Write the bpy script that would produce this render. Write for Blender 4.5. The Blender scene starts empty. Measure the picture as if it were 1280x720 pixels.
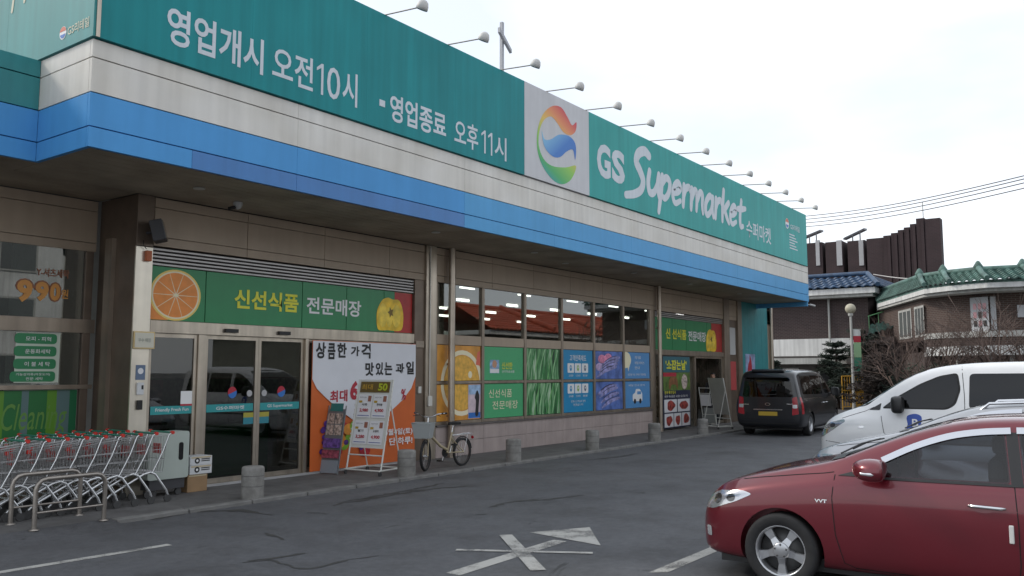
import bpy, bmesh, math, random
from mathutils import Vector, Matrix
from mathutils.bvhtree import BVHTree
random.seed(7)
scn = bpy.context.scene
col = scn.collection
R = math.radians

# ------------------------------------------------------------------ camera
FPX, CH = 1065.0, 1.85
YAW = math.atan(780 / math.hypot(1065, 105.5)); PIT = math.atan(105.5 / 1065)
FW = Vector((math.cos(PIT)*math.cos(YAW), math.cos(PIT)*math.sin(YAW), math.sin(PIT)))
RT = Vector((math.sin(YAW), -math.cos(YAW), 0)); UP = RT.cross(FW)
CAM = Vector((0, 0, CH))
cd = bpy.data.cameras.new('camera'); co = bpy.data.objects.new('camera', cd); col.objects.link(co)
co.location = CAM; co.rotation_euler = FW.to_track_quat('-Z', 'Y').to_euler()
cd.sensor_width = 36; cd.lens = 36*FPX/1280; cd.clip_start = .1; cd.clip_end = 3000
scn.camera = co

# ------------------------------------------------------------------ world and sun
SUN_EL, SUN_AZ = R(38), R(112)          # azimuth counter-clockwise from +X (along the shop front)
w = bpy.data.worlds.new('World'); scn.world = w; w.use_nodes = True
nt = w.node_tree; nt.nodes.clear()
out = nt.nodes.new('ShaderNodeOutputWorld'); bg = nt.nodes.new('ShaderNodeBackground')
sky = nt.nodes.new('ShaderNodeTexSky'); sky.sky_type = 'NISHITA'; sky.sun_disc = False
sky.sun_elevation = SUN_EL; sky.sun_rotation = math.pi/2 - SUN_AZ
sky.air_density = 1.0; sky.dust_density = 2.0; sky.ozone_density = 1.2
# thin bright winter cloud veil, the same all round the sky
tc = nt.nodes.new('ShaderNodeTexCoord'); mp = nt.nodes.new('ShaderNodeMapping'); mp.inputs['Scale'].default_value = (1, 1, 2.6)
nz = nt.nodes.new('ShaderNodeTexNoise'); nz.inputs['Scale'].default_value = 2.4; nz.inputs['Detail'].default_value = 5; nz.inputs['Roughness'].default_value = .5
rp = nt.nodes.new('ShaderNodeValToRGB')
rp.color_ramp.elements[0].position = .38; rp.color_ramp.elements[0].color = (.64,)*3 + (1,)
rp.color_ramp.elements[1].position = .62; rp.color_ramp.elements[1].color = (.90,)*3 + (1,)
mx = nt.nodes.new('ShaderNodeMixRGB'); mx.inputs['Color2'].default_value = (7.1, 7.4, 7.8, 1)
nt.links.new(tc.outputs['Generated'], mp.inputs['Vector']); nt.links.new(mp.outputs['Vector'], nz.inputs['Vector'])
nt.links.new(nz.outputs['Fac'], rp.inputs['Fac']); nt.links.new(rp.outputs['Color'], mx.inputs['Fac'])
nt.links.new(sky.outputs['Color'], mx.inputs['Color1']); nt.links.new(mx.outputs['Color'], bg.inputs['Color'])
bg.inputs['Strength'].default_value = .148
nt.links.new(bg.outputs['Background'], out.inputs['Surface'])
sl = bpy.data.lights.new('sun', 'SUN'); so = bpy.data.objects.new('sun', sl); col.objects.link(so)
sl.energy = 1.5; sl.angle = R(10); sl.color = (1, .93, .82)
sd = Vector((math.cos(SUN_EL)*math.cos(SUN_AZ), math.cos(SUN_EL)*math.sin(SUN_AZ), math.sin(SUN_EL)))
so.rotation_euler = (-sd).to_track_quat('-Z', 'Y').to_euler(); so.location = (0, 0, 40)
vs = scn.view_settings; vs.view_transform = 'Standard'; vs.look = 'None'; vs.gamma = 1; vs.exposure = 0.24; vs.use_curve_mapping = False

# ------------------------------------------------------------------ pixel -> place helpers
def ray(x, y): return FW + RT*((x-640)/FPX) - UP*((y-360)/FPX)
def onz(x, y, z=0.): d = ray(x, y); return CAM + d*((z-CH)/d.z)
def ony(x, y, Y): d = ray(x, y); return CAM + d*(Y/d.y)
def atd(x, y, dep): return CAM + ray(x, y)*dep

# ------------------------------------------------------------------ materials
MATS = {}
def M(name, rgb, rough=.6, metal=0., var=0., vscale=3., bump=0., bscale=40., coat=0., spec=.5, streak=0., dirt=None, stretch=None):
    if name in MATS: return MATS[name]
    m = bpy.data.materials.new(name); m.use_nodes = True; t = m.node_tree
    b = t.nodes['Principled BSDF']
    b.inputs['Base Color'].default_value = (*rgb, 1); b.inputs['Roughness'].default_value = rough
    b.inputs['Metallic'].default_value = metal; b.inputs['Coat Weight'].default_value = coat
    b.inputs['Coat Roughness'].default_value = .06; b.inputs['Specular IOR Level'].default_value = spec
    tcn = t.nodes.new('ShaderNodeTexCoord')
    last = None
    def noise(scale, detail=4, st=None):
        n = t.nodes.new('ShaderNodeTexNoise'); n.inputs['Scale'].default_value = scale; n.inputs['Detail'].default_value = detail
        g = t.nodes.new('ShaderNodeNewGeometry')
        src = g.outputs['Position']
        if st:
            k = t.nodes.new('ShaderNodeMapping'); k.inputs['Scale'].default_value = st
            t.links.new(src, k.inputs['Vector']); src = k.outputs['Vector']
        t.links.new(src, n.inputs['Vector']); return n
    def mixmul(fac_out, lo, hi, prev):
        r = t.nodes.new('ShaderNodeValToRGB'); r.color_ramp.elements[0].position = .3; r.color_ramp.elements[1].position = .7
        r.color_ramp.elements[0].color = (*lo, 1); r.color_ramp.elements[1].color = (*hi, 1)
        t.links.new(fac_out, r.inputs['Fac'])
        x = t.nodes.new('ShaderNodeMixRGB'); x.blend_type = 'MULTIPLY'; x.inputs['Fac'].default_value = 1
        if prev is None: x.inputs['Color1'].default_value = (*rgb, 1)
        else: t.links.new(prev, x.inputs['Color1'])
        t.links.new(r.outputs['Color'], x.inputs['Color2']); return x.outputs['Color']
    if var:
        n = noise(vscale, 5, stretch); last = mixmul(n.outputs['Fac'], (1-var,)*3, (1+var,)*3, last)
    if streak:
        n = noise(6, 4, (1.2, 1.2, .06)); last = mixmul(n.outputs['Fac'], (1-streak,)*3, (1+streak*.4,)*3, last)
    if dirt:
        n = noise(dirt[0], 6); last = mixmul(n.outputs['Fac'], dirt[1], (1, 1, 1), last)
    if last is not None: t.links.new(last, b.inputs['Base Color'])
    if bump:
        n = noise(bscale, 3); bp = t.nodes.new('ShaderNodeBump'); bp.inputs['Strength'].default_value = bump; bp.inputs['Distance'].default_value = .02
        t.links.new(n.outputs['Fac'], bp.inputs['Height']); t.links.new(bp.outputs['Normal'], b.inputs['Normal'])
    MATS[name] = m; return m
def glass(name, tint, refl=.5, rough=.0, tr=.5):
    """window pane: dark see-through tint under a clear mirror coat"""
    if name in MATS: return MATS[name]
    m = bpy.data.materials.new(name); m.use_nodes = True; t = m.node_tree; t.nodes.clear()
    o = t.nodes.new('ShaderNodeOutputMaterial'); g = t.nodes.new('ShaderNodeBsdfGlossy'); g.inputs['Roughness'].default_value = rough
    tp = t.nodes.new('ShaderNodeBsdfTransparent'); tp.inputs['Color'].default_value = (*tint, 1)
    fr = t.nodes.new('ShaderNodeLayerWeight'); fr.inputs['Blend'].default_value = .5
    pw = t.nodes.new('ShaderNodeMath'); pw.operation = 'POWER'; pw.inputs[1].default_value = 5; t.links.new(fr.outputs['Facing'], pw.inputs[0])
    ml = t.nodes.new('ShaderNodeMath'); ml.operation = 'MULTIPLY_ADD'; ml.inputs[1].default_value = .9; ml.inputs[2].default_value = .04+refl
    ml.use_clamp = True
    t.links.new(pw.outputs[0], ml.inputs[0])
    x = t.nodes.new('ShaderNodeMixShader'); t.links.new(ml.outputs[0], x.inputs['Fac'])
    t.links.new(tp.outputs[0], x.inputs[1]); t.links.new(g.outputs[0], x.inputs[2]); t.links.new(x.outputs[0], o.inputs['Surface'])
    MATS[name] = m; return m
def emit(name, rgb, s):
    m = bpy.data.materials.new(name); m.use_nodes = True; t = m.node_tree; b = t.nodes['Principled BSDF']
    b.inputs['Base Color'].default_value = (*rgb, 1); b.inputs['Emission Color'].default_value = (*rgb, 1); b.inputs['Emission Strength'].default_value = s
    MATS[name] = m; return m

# ------------------------------------------------------------------ mesh collector
class MB:
    def __init__(s): s.v = []; s.f = []; s.sm = []
    def add(s, vs, fs, smooth=False):
        k = len(s.v); s.v += [Vector(p) for p in vs]; s.f += [tuple(i+k for i in f) for f in fs]; s.sm += [smooth]*len(fs); return s
    def box(s, a, b, mat=None):
        (x0, y0, z0), (x1, y1, z1) = a, b
        vs = [(x0,y0,z0),(x1,y0,z0),(x1,y1,z0),(x0,y1,z0),(x0,y0,z1),(x1,y0,z1),(x1,y1,z1),(x0,y1,z1)]
        if mat: vs = [mat @ Vector(p) for p in vs]
        return s.add(vs, [(0,3,2,1),(4,5,6,7),(0,1,5,4),(1,2,6,5),(2,3,7,6),(3,0,4,7)])
    def tube(s, pts, r, n=8, caps=True, smooth=True):
        pts = [Vector(p) for p in pts]; rs = r if isinstance(r, (list, tuple)) else [r]*len(pts)
        k = len(s.v); m = len(pts); ref = None
        for i, p in enumerate(pts):
            d = (pts[min(i+1, m-1)] - pts[max(i-1, 0)]).normalized()
            if ref is None:
                ref = d.orthogonal().normalized()
            else:
                ref = (ref - d*ref.dot(d)); ref = ref.normalized() if ref.length > 1e-6 else d.orthogonal().normalized()
            q = d.cross(ref)
            for j in range(n):
                a = 2*math.pi*j/n; s.v.append(p + (ref*math.cos(a) + q*math.sin(a))*rs[i])
        for i in range(m-1):
            for j in range(n):
                s.f.append((k+i*n+j, k+i*n+(j+1) % n, k+(i+1)*n+(j+1) % n, k+(i+1)*n+j)); s.sm.append(smooth)
        if caps:
            q = len(s.v); s.v += [s.v[k+j].copy() for j in range(n)] + [s.v[k+(m-1)*n+j].copy() for j in range(n)]
            s.f.append(tuple(q+j for j in reversed(range(n)))); s.f.append(tuple(q+n+j for j in range(n))); s.sm += [False, False]
        return s
    def lathe(s, prof, c=(0,0,0), n=24, mat=None, smooth=True, caps=True):
        """prof: (radius, height) list about local z"""
        k = len(s.v); m = len(prof); c = Vector(c)
        for r, z in prof:
            for j in range(n):
                a = 2*math.pi*j/n; p = Vector((r*math.cos(a), r*math.sin(a), z))
                if mat: p = mat @ p
                s.v.append(p + c)
        for i in range(m-1):
            for j in range(n):
                s.f.append((k+i*n+j, k+i*n+(j+1) % n, k+(i+1)*n+(j+1) % n, k+(i+1)*n+j)); s.sm.append(smooth)
        q = len(s.v)
        if caps and prof[0][0] > 1e-5: s.v += [s.v[k+j].copy() for j in range(n)]; s.f.append(tuple(q+j for j in reversed(range(n)))); s.sm.append(False)
        q = len(s.v)
        if caps and prof[-1][0] > 1e-5: s.v += [s.v[k+(m-1)*n+j].copy() for j in range(n)]; s.f.append(tuple(q+j for j in range(n))); s.sm.append(False)
        return s
    def prism(s, poly, o, u, v, n, t):
        """2-D polygon in frame (o,u,v) pushed along n by t"""
        o, u, v, n = Vector(o), Vector(u), Vector(v), Vector(n); k = len(poly)
        a = [o + u*x + v*y for x, y in poly]; b = [p + n*t for p in a]
        fs = [tuple(range(k))[::-1], tuple(range(k, 2*k))] + [(i, (i+1) % k, k+(i+1) % k, k+i) for i in range(k)]
        return s.add(a+b, fs)
    def sheet(s, poly, o, u, v):
        o, u, v = Vector(o), Vector(u), Vector(v)
        return s.add([o + u*x + v*y for x, y in poly], [tuple(range(len(poly)))])
    def mesh(s, name):
        me = bpy.data.meshes.new(name); me.from_pydata([tuple(p) for p in s.v], [], s.f)
        me.polygons.foreach_set('use_smooth', s.sm); me.validate(); me.update(); return me
    def build(s, name, mat, parent=None, bevel=0, fix=True):
        me = s.mesh(name)
        if fix:
            bm = bmesh.new(); bm.from_mesh(me); bmesh.ops.recalc_face_normals(bm, faces=bm.faces); bm.to_mesh(me); bm.free()
        return link(name, me, mat, parent, bevel)
def link(name, me, mat, parent=None, bevel=0):
    o = bpy.data.objects.new(name, me)
    if mat: me.materials.clear(); me.materials.append(mat if not isinstance(mat, str) else MATS[mat])
    col.objects.link(o)
    if parent is not None:
        o.parent = parent
        if parent.get('_w'): o.location = -Vector(parent['_w'])
    if bevel:
        bv = o.modifiers.new('bevel', 'BEVEL'); bv.width = bevel; bv.segments = 2; bv.limit_method = 'ANGLE'
    return o
def tag(o, label=None, cat=None, group=None, kind=None):
    if label: o['label'] = label
    if cat: o['category'] = cat
    if group: o['group'] = group
    if kind: o['kind'] = kind
    return o
def thing(name, label, cat, loc=(0,0,0), rz=0, group=None, world=False):
    """Empty at the thing's base; world=True: parts are written in world coordinates"""
    o = bpy.data.objects.new(name, None); o.empty_display_size = .2; col.objects.link(o)
    o.location = loc; o.rotation_euler = (0, 0, rz)
    if world: o['_w'] = list(loc)
    return tag(o, label, cat, group)
def copy_tree(o, parent=None):
    c = o.copy(); col.objects.link(c); c.parent = parent
    for ch in list(o.children): copy_tree(ch, c)
    return c
def catmull(pts, n=6, closed=False):
    P = [Vector(p) for p in pts]; m = len(P); outp = []
    rng = range(m) if closed else range(m-1)
    for i in rng:
        p0 = P[(i-1) % m] if closed or i > 0 else P[0]*2 - P[1]
        p1, p2 = P[i], P[(i+1) % m]
        p3 = P[(i+2) % m] if closed or i+2 < m else p2*2 - p1
        for k in range(n):
            t = k/n; outp.append(.5*((2*p1) + (p2-p0)*t + (2*p0-5*p1+4*p2-p3)*t*t + (3*p1-p0-3*p2+p3)*t**3))
    if not closed: outp.append(P[-1])
    return outp
def rpoly(poly, r, n=4):
    """round the corners of a 2-D polygon"""
    P = [Vector(p) for p in poly]; m = len(P); res = []
    for i in range(m):
        a, b, c = P[i-1], P[i], P[(i+1) % m]; d1 = (a-b); d2 = (c-b); k = min(r, d1.length*.45, d2.length*.45)
        p, q = b + d1.normalized()*k, b + d2.normalized()*k
        for j in range(n+1):
            t = j/n; res.append((1-t)**2*p + 2*t*(1-t)*b + t*t*q)
    return [tuple(p) for p in res]
def rect(x0, y0, x1, y1): return [(x0,y0),(x1,y0),(x1,y1),(x0,y1)]
def disc(cx, cy, rx, ry=None, n=32, a0=0, a1=360):
    ry = ry or rx; full = (a1-a0) >= 360
    return [(cx+rx*math.cos(R(a0+(a1-a0)*i/(n if full else n-1))), cy+ry*math.sin(R(a0+(a1-a0)*i/(n if full else n-1)))) for i in range(n)]
TXT = {}
def textmesh(s, bold=0., shear=0., ext=.0):
    key = (s, bold, shear, ext)
    if key in TXT: return TXT[key]
    c = bpy.data.curves.new('lettering', 'FONT'); c.body = s; c.size = 1; c.offset = bold; c.shear = shear; c.extrude = ext; c.resolution_u = 3
    o = bpy.data.objects.new('lettering', c); col.objects.link(o)
    me = bpy.data.meshes.new_from_object(o); bpy.data.objects.remove(o); bpy.data.curves.remove(c)
    TXT[key] = me; return me
def text(s, mat, parent, o, u, v, wid, hei, bold=0., shear=0., lift=.004, name='lettering', ext=0., sx=None):
    """lay the words into the box o + wid*u + hei*v"""
    me = textmesh(s, bold, shear, ext).copy()
    xs = [p.co.x for p in me.vertices]; ys = [p.co.y for p in me.vertices]
    if not xs: return None
    x0, x1, y0, y1 = min(xs), max(xs), min(ys), max(ys)
    o, u, v = Vector(o), Vector(u).normalized(), Vector(v).normalized(); n = u.cross(v)
    for p in me.vertices:
        a = (p.co.x-x0)/(x1-x0)*wid; b = (p.co.y-y0)/(y1-y0)*hei
        p.co = o + u*a + v*b + n*(lift + p.co.z)
    me.update(); return link(name, me, mat, parent)
def ribbon(mb, pts, wid, o, u, v, n, lift, caps=True):
    """brush stroke of flat ribbon through 2-D points; wid number or list"""
    P = [Vector(p).to_2d() for p in pts]; m = len(P); W = wid if isinstance(wid, list) else [wid]*m
    L, Rr = [], []
    for i in range(m):
        d = (P[min(i+1, m-1)] - P[max(i-1, 0)]); d = d.normalized() if d.length > 1e-9 else Vector((1, 0)); q = Vector((-d.y, d.x))*W[i]/2
        L.append(P[i]+q); Rr.append(P[i]-q)
    o, u, v, n = Vector(o), Vector(u), Vector(v), Vector(n)
    vs = [o + u*p.x + v*p.y + n*lift for p in L+Rr]
    mb.add(vs, [(i, i+1, m+i+1, m+i) for i in range(m-1)])
    if caps:
        for e in (0, m-1): mb.sheet(disc(P[e].x, P[e].y, W[e]/2, n=12), o + n*(lift+.0006), u, v)
U_, V_, N_ = Vector((1,0,0)), Vector((0,0,1)), Vector((0,-1,0))     # frame of anything on the shop front
# ================================================================== ground
S = .05                                   # pavement height
def asphalt():
    m = bpy.data.materials.new('asphalt'); m.use_nodes = True; t = m.node_tree; b = t.nodes['Principled BSDF']
    g = t.nodes.new('ShaderNodeNewGeometry')
    def N(scale, det=5, rough=.6, vec=None, dist=0):
        n = t.nodes.new('ShaderNodeTexNoise'); n.inputs['Scale'].default_value = scale; n.inputs['Detail'].default_value = det; n.inputs['Roughness'].default_value = rough
        n.inputs['Distortion'].default_value = dist
        t.links.new(vec or g.outputs['Position'], n.inputs['Vector']); return n
    def ramp(src, p0, c0, p1, c1):
        r = t.nodes.new('ShaderNodeValToRGB'); r.color_ramp.elements[0].position = p0; r.color_ramp.elements[1].position = p1
        r.color_ramp.elements[0].color = (*c0, 1); r.color_ramp.elements[1].color = (*c1, 1); t.links.new(src, r.inputs['Fac']); return r.outputs['Color']
    def mul(a, c):
        x = t.nodes.new('ShaderNodeMixRGB'); x.blend_type = 'MULTIPLY'; x.inputs['Fac'].default_value = 1
        t.links.new(a, x.inputs['Color1']); t.links.new(c, x.inputs['Color2']); return x.outputs['Color']
    base = ramp(N(.35, 4).outputs['Fac'], .3, (.082, .084, .091), .7, (.102, .104, .110))
    grain = ramp(N(95, 4, .75).outputs['Fac'], .28, (.55,)*3, .72, (1.5,)*3)
    patch = ramp(N(1.6, 6, .65).outputs['Fac'], .34, (.80, .79, .78), .56, (1, 1, 1))
    # tar lines and damp stains stretched along the lane
    k = t.nodes.new('ShaderNodeMapping'); k.inputs['Scale'].default_value = (.55, 1.7, 1); t.links.new(g.outputs['Position'], k.inputs['Vector'])
    stain = ramp(N(1.1, 7, .72, k.outputs['Vector'], .6).outputs['Fac'], .325, (.42, .41, .40), .365, (1, 1, 1))
    mid = ramp(N(11, 5, .7).outputs['Fac'], .3, (.80,)*3, .7, (1.18,)*3); oil = ramp(N(.55, 5, .6).outputs['Fac'], .33, (.74, .73, .72), .47, (1, 1, 1))
    c = mul(mul(mul(mul(mul(base, grain), patch), stain), mid), oil)
    t.links.new(c, b.inputs['Base Color'])
    rr = ramp(N(.9, 4).outputs['Fac'], .3, (.62,)*3, .7, (.85,)*3); t.links.new(rr, b.inputs['Roughness'])
    bp = t.nodes.new('ShaderNodeBump'); bp.inputs['Strength'].default_value = .5; bp.inputs['Distance'].default_value = .006
    t.links.new(N(160, 2).outputs['Fac'], bp.inputs['Height']); t.links.new(bp.outputs['Normal'], b.inputs['Normal'])
    MATS['asphalt'] = m; return m
asphalt()
g = MB(); 
xs = [-1500, -60, -20, 0, 20, 40, 80, 1500]; ys = [-1500, -60, -20, 0, 20, 40, 80, 1500]
g.add([(x, y, 0) for y in ys for x in xs], [(j*8+i, j*8+i+1, (j+1)*8+i+1, (j+1)*8+i) for j in range(7) for i in range(7)])
tag(g.build('ground', 'asphalt'), 'dark grey asphalt of the parking lot with cracks and damp stains', kind='structure')

def paving():
    m = M('paving', (.135, .132, .130), .8, var=.16, vscale=1.4, bump=.25, bscale=60, dirt=(5, (.72, .71, .70)))
    t = m.node_tree; b = t.nodes['Principled BSDF']; prev = b.inputs['Base Color'].links[0].from_socket
    g = t.nodes.new('ShaderNodeNewGeometry'); br = t.nodes.new('ShaderNodeTexBrick'); br.offset = .5
    br.inputs['Scale'].default_value = 1; br.inputs['Brick Width'].default_value = .3; br.inputs['Row Height'].default_value = .3; br.inputs['Mortar Size'].default_value = .006
    br.inputs['Color1'].default_value = (1, 1, 1, 1); br.inputs['Color2'].default_value = (.9, .9, .9, 1); br.inputs['Mortar'].default_value = (.72, .72, .72, 1)
    t.links.new(g.outputs['Position'], br.inputs['Vector'])
    x = t.nodes.new('ShaderNodeMixRGB'); x.blend_type = 'MULTIPLY'; x.inputs['Fac'].default_value = 1
    t.links.new(prev, x.inputs['Color1']); t.links.new(br.outputs['Color'], x.inputs['Color2']); t.links.new(x.outputs['Color'], b.inputs['Base Color'])
paving()
M('kerbstone', (.17, .167, .16), .8, var=.2, vscale=6, bump=.3, bscale=50)
KY = 10.2
p = MB(); p.box((2.0, KY+.16, -.1), (35.5, 13.1, S))
pav = tag(p.build('pavement', 'paving'), 'grey paved walkway along the front of the supermarket', kind='structure')
x = 5.78; i = 0
while x < 35.4:
    L = .98
    k = MB(); k.box((x, KY, -.1), (x+L, KY+.158, S+.004+random.uniform(-.004, .004))); k.build('kerb_stone', 'kerbstone', pav, bevel=.012); x += 1.0
k = MB(); k.add([(2, 9.75, -.02), (5.77, 9.75, -.02), (5.77, KY+.158, S+.002), (2, KY+.158, S+.002), (2, KY+.158, -.1), (5.77, KY+.158, -.1)], [(0,1,2,3), (0,3,4), (1,5,2), (3,2,5,4), (0,4,5,1)])
tag(k.build('drop_kerb', 'asphalt', pav), None, None)

# ---- road paint, worn
def paint():
    m = bpy.data.materials.new('road_paint'); m.use_nodes = True; t = m.node_tree; b = t.nodes['Principled BSDF']
    b.inputs['Base Color'].default_value = (.43, .42, .39, 1); b.inputs['Roughness'].default_value = .75
    g = t.nodes.new('ShaderNodeNewGeometry'); n = t.nodes.new('ShaderNodeTexNoise'); n.inputs['Scale'].default_value = 70; n.inputs['Detail'].default_value = 6; n.inputs['Roughness'].default_value = .75
    n2 = t.nodes.new('ShaderNodeTexNoise'); n2.inputs['Scale'].default_value = 3.2; n2.inputs['Detail'].default_value = 3
    ad = t.nodes.new('ShaderNodeMath'); ad.operation = 'ADD'; t.links.new(n.outputs['Fac'], ad.inputs[0]); t.links.new(n2.outputs['Fac'], ad.inputs[1])
    r = t.nodes.new('ShaderNodeValToRGB'); r.color_ramp.elements[0].position = .37; r.color_ramp.elements[1].position = .52
    hf = t.nodes.new('ShaderNodeMath'); hf.operation = 'MULTIPLY'; hf.inputs[1].default_value = .5
    t.links.new(g.outputs['Position'], n.inputs['Vector']); t.links.new(g.outputs['Position'], n2.inputs['Vector']); t.links.new(ad.outputs[0], hf.inputs[0]); t.links.new(hf.outputs[0], r.inputs['Fac'])
    t.links.new(r.outputs['Color'], b.inputs['Alpha']); MATS['road_paint'] = m
paint()
def gpoly(name, pts, z=.004):
    mb = MB(); mb.add([(q.x, q.y, z) for q in pts], [tuple(range(len(pts)))]); return mb.build(name, 'road_paint')
def gq(*px): return [onz(*p) for p in px]
arrow = MB()
def gl(a, b, wd, z=.004):
    a, b = onz(*a), onz(*b); d = (b-a).normalized(); q = Vector((-d.y, d.x, 0))*wd/2
    return [Vector((v.x, v.y, z)) for v in (a-q, b-q, b+q, a+q)]
arrow.add(gl((566, 718), (700, 676), .17), [(0,1,2,3)])
arrow.add([Vector((v.x, v.y, .006)) for v in gq((662, 666), (737, 659.5), (751, 682.5))], [(0,1,2)])
tag(arrow.build('painted_arrow', 'road_paint'), 'worn white lane arrow painted on the asphalt', kind='structure')
cr = MB(); cr.add(gl((570, 688), (741, 692), .085, .008), [(0,1,2,3)]); cr.add(gl((632, 669.5), (673, 714), .15, .010), [(0,1,2,3)])
tag(cr.build('painted_cross', 'road_paint'), 'worn white strokes painted across the lane arrow', kind='structure')
bl = MB(); bl.add(gl((-160, 742), (212, 681), .11), [(0,1,2,3)])
tag(bl.build('painted_bay_line', 'road_paint'), 'faded white bay line painted along the lane', kind='structure')
b2 = MB(); b2.add([Vector((v.x, v.y, .004)) for v in (Vector((7.43, 3.62, 0)), Vector((9.6, 3.62, 0)), Vector((9.6, 3.76, 0)), Vector((7.3, 3.76, 0)))], [(0,1,2,3)])
tag(b2.build('painted_stall_line', 'road_paint'), 'white stall line painted beside the red car', kind='structure')

tar = M('tar', (.042, .041, .040), .7, var=.2, vscale=9)
rt_ = random.Random(11)
def crack(label, pts, w0):
    P = []
    for a, b in zip(pts, pts[1:]):
        a, b = onz(*a), onz(*b); n = max(2, int((b-a).length/.09))
        for k in range(n): q = a.lerp(b, k/n); P.append(q+Vector((rt_.gauss(0, .018), rt_.gauss(0, .018), 0)))
    L, Q = [], []
    for i, p in enumerate(P):
        d = (P[min(i+1, len(P)-1)]-P[max(i-1, 0)]).normalized(); w2 = w0*rt_.uniform(.25, 1.0)*math.sin(math.pi*(i+.6)/(len(P)+.2))**.5; v = Vector((-d.y, d.x, 0))*w2/2; L.append(p+v); Q.append(p-v)
    n = len(P); b = MB(); b.add([(v.x, v.y, .003) for v in L+Q], [(i, i+1, n+i+1, n+i) for i in range(n-1)]); tag(b.build('tar_crack', tar, fix=False), label, kind='structure')
crack('forked tar crack in the asphalt left of the arrow', [(306, 703), (340, 700), (372, 712), (400, 709), (440, 699), (487, 693)], .07); crack('short tar crack in the asphalt', [(308, 702), (350, 697), (392, 690)], .12)
crack('tar crack in the asphalt below the first bollard', [(332, 666), (350, 673), (366, 676)], .09); crack('damp streak on the asphalt along the kerb', [(190, 650), (240, 640), (300, 638), (345, 645)], .22)
crack('damp streak on the asphalt before the price stand', [(415, 632), (470, 622), (540, 611), (600, 607)], .20); crack('damp streak on the asphalt before the bicycle', [(430, 627), (500, 615), (560, 603)], .15)
crack('tar patch on the asphalt before the third bollard', [(612, 634), (640, 627), (690, 624), (735, 618)], .20); crack('thin tar crack near the far bollards', [(735, 575), (775, 571), (800, 566)], .2); crack('tar crack near the kerb before the doors', [(385, 641), (400, 642), (412, 644)], .06)
# ================================================================== supermarket
M('steel', (.50, .435, .36), .34, .85, var=.12, vscale=2.5, streak=.25)
M('steel_dull', (.33, .275, .22), .42, .7, var=.14, vscale=2, streak=.2)
M('bronze', (.17, .13, .10), .4, .45, var=.15, vscale=3)
M('cladding', (.40, .315, .235), .5, .0, var=.07, vscale=1.2, streak=.06)
M('fascia_white', (.74, .72, .68), .5, var=.05, vscale=1.2, streak=.09, spec=.25, dirt=(1.1, (.86, .84, .80)))
M('fascia_blue', (.085, .32, .66), .5, var=.05, vscale=1.3, streak=.05, spec=.2)
M('fascia_blue_new', (.048, .19, .47), .4, var=.06, vscale=1.3, streak=.08)
M('fascia_blue_pale', (.105, .36, .66), .5, var=.05, vscale=1.3, streak=.05, spec=.2)
M('teal_wall', (.035, .25, .265), .5, var=.08, streak=.14)
M('soffit', (.40, .335, .255), .6, var=.15, vscale=1.8, dirt=(1.1, (.62, .6, .58)))
M('black', (.012, .012, .013), .5); M('dark_gap', (.02, .02, .02), .8)
M('interior', (.50, .49, .46), .8, var=.1); M('interior_dark', (.07, .065, .06), .8, var=.2)
M('base_stone', (.37, .305, .285), .7, var=.10, vscale=2.2, streak=.12)
M('sill_dark', (.12, .105, .10), .5, var=.2, vscale=5)
M('shutter', (.40, .38, .37), .4, .6, var=.1)
glass('pane', (.55, .58, .55), .13); glass('door_pane', (.45, .46, .44), .035); glass('pane_left', (.40, .46, .43), .16)
st = thing('supermarket_building', 'long single storey supermarket with blue and white canopy band and steel framed windows', 'building', (20, 12, 0), world=True)
WY, FY = 12.0, 9.95
# cladding panels over the openings
def rows(x0, x1, y, zs, step, mat, name='wall_panel', th=.06):
    n = max(1, round((x1-x0)/step)); dx = (x1-x0)/n
    for i in range(n):
        for a, b in zip(zs, zs[1:]):
            MB().box((x0+i*dx+.004, y, a+.004), (x0+(i+1)*dx-.004, y+th, b-.004)).build(name, mat, st, bevel=.004)
rows(7.18, 34.4, WY, [3.775, 3.92, 4.37, 4.525], 1.7, 'cladding')
rows(.9, 6.86, 13.06, [3.72, 3.86, 4.36, 4.525], 1.5, 'cladding')
MB().box((7.2, WY+.07, 3.78), (34.45, WY+.2, 5.6)).build('wall_core', 'interior_dark', st)
# big volume: inside room
def room():
    MB().box((7.3, 12.2, .02), (34.3, 26, .055)).build('interior_floor', M('shop_floor', (.32, .31, .29), .35, var=.08), st)
    MB().box((7.3, 26, .02), (34.3, 26.2, 4.4)).build('back_wall', 'interior', st)
    MB().box((34.3, 12.07, .0), (34.5, 26.2, 5.6)).build('side_wall', 'interior', st)
    MB().box((7.1, 13.2, .02), (7.28, 26.2, 5.6)).build('side_wall', 'interior', st)
    MB().box((0, 16.5, .02), (7.09, 16.7, 5.6)).build('back_wall', 'interior_dark', st)
    MB().box((7.3, 12.22, 4.2), (34.3, 26, 4.3)).build('ceiling', 'interior', st)
room()
lampm = emit('tube_lamp', (1, .98, .94), 7.0)
for r_ in range(4):
    for c_ in range(9):
        x0 = 9.6+c_*2.7+.4*(r_ % 2); y0 = 14.6+r_*2.7
        MB().box((x0, y0, 4.12), (x0+.6, y0+.06, 4.195)).build('ceiling_lamp', lampm, st)
# roof slab behind the sign
MB().box((5.2, 10.16, 4.62), (32.86, 26.2, 5.62)).build('roof', M('roofing', (.2, .2, .2), .8), st)
MB().box((-3, 11.42, 4.62), (5.19, 26.2, 5.62)).build('roof', MATS['roofing'], st)
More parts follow.
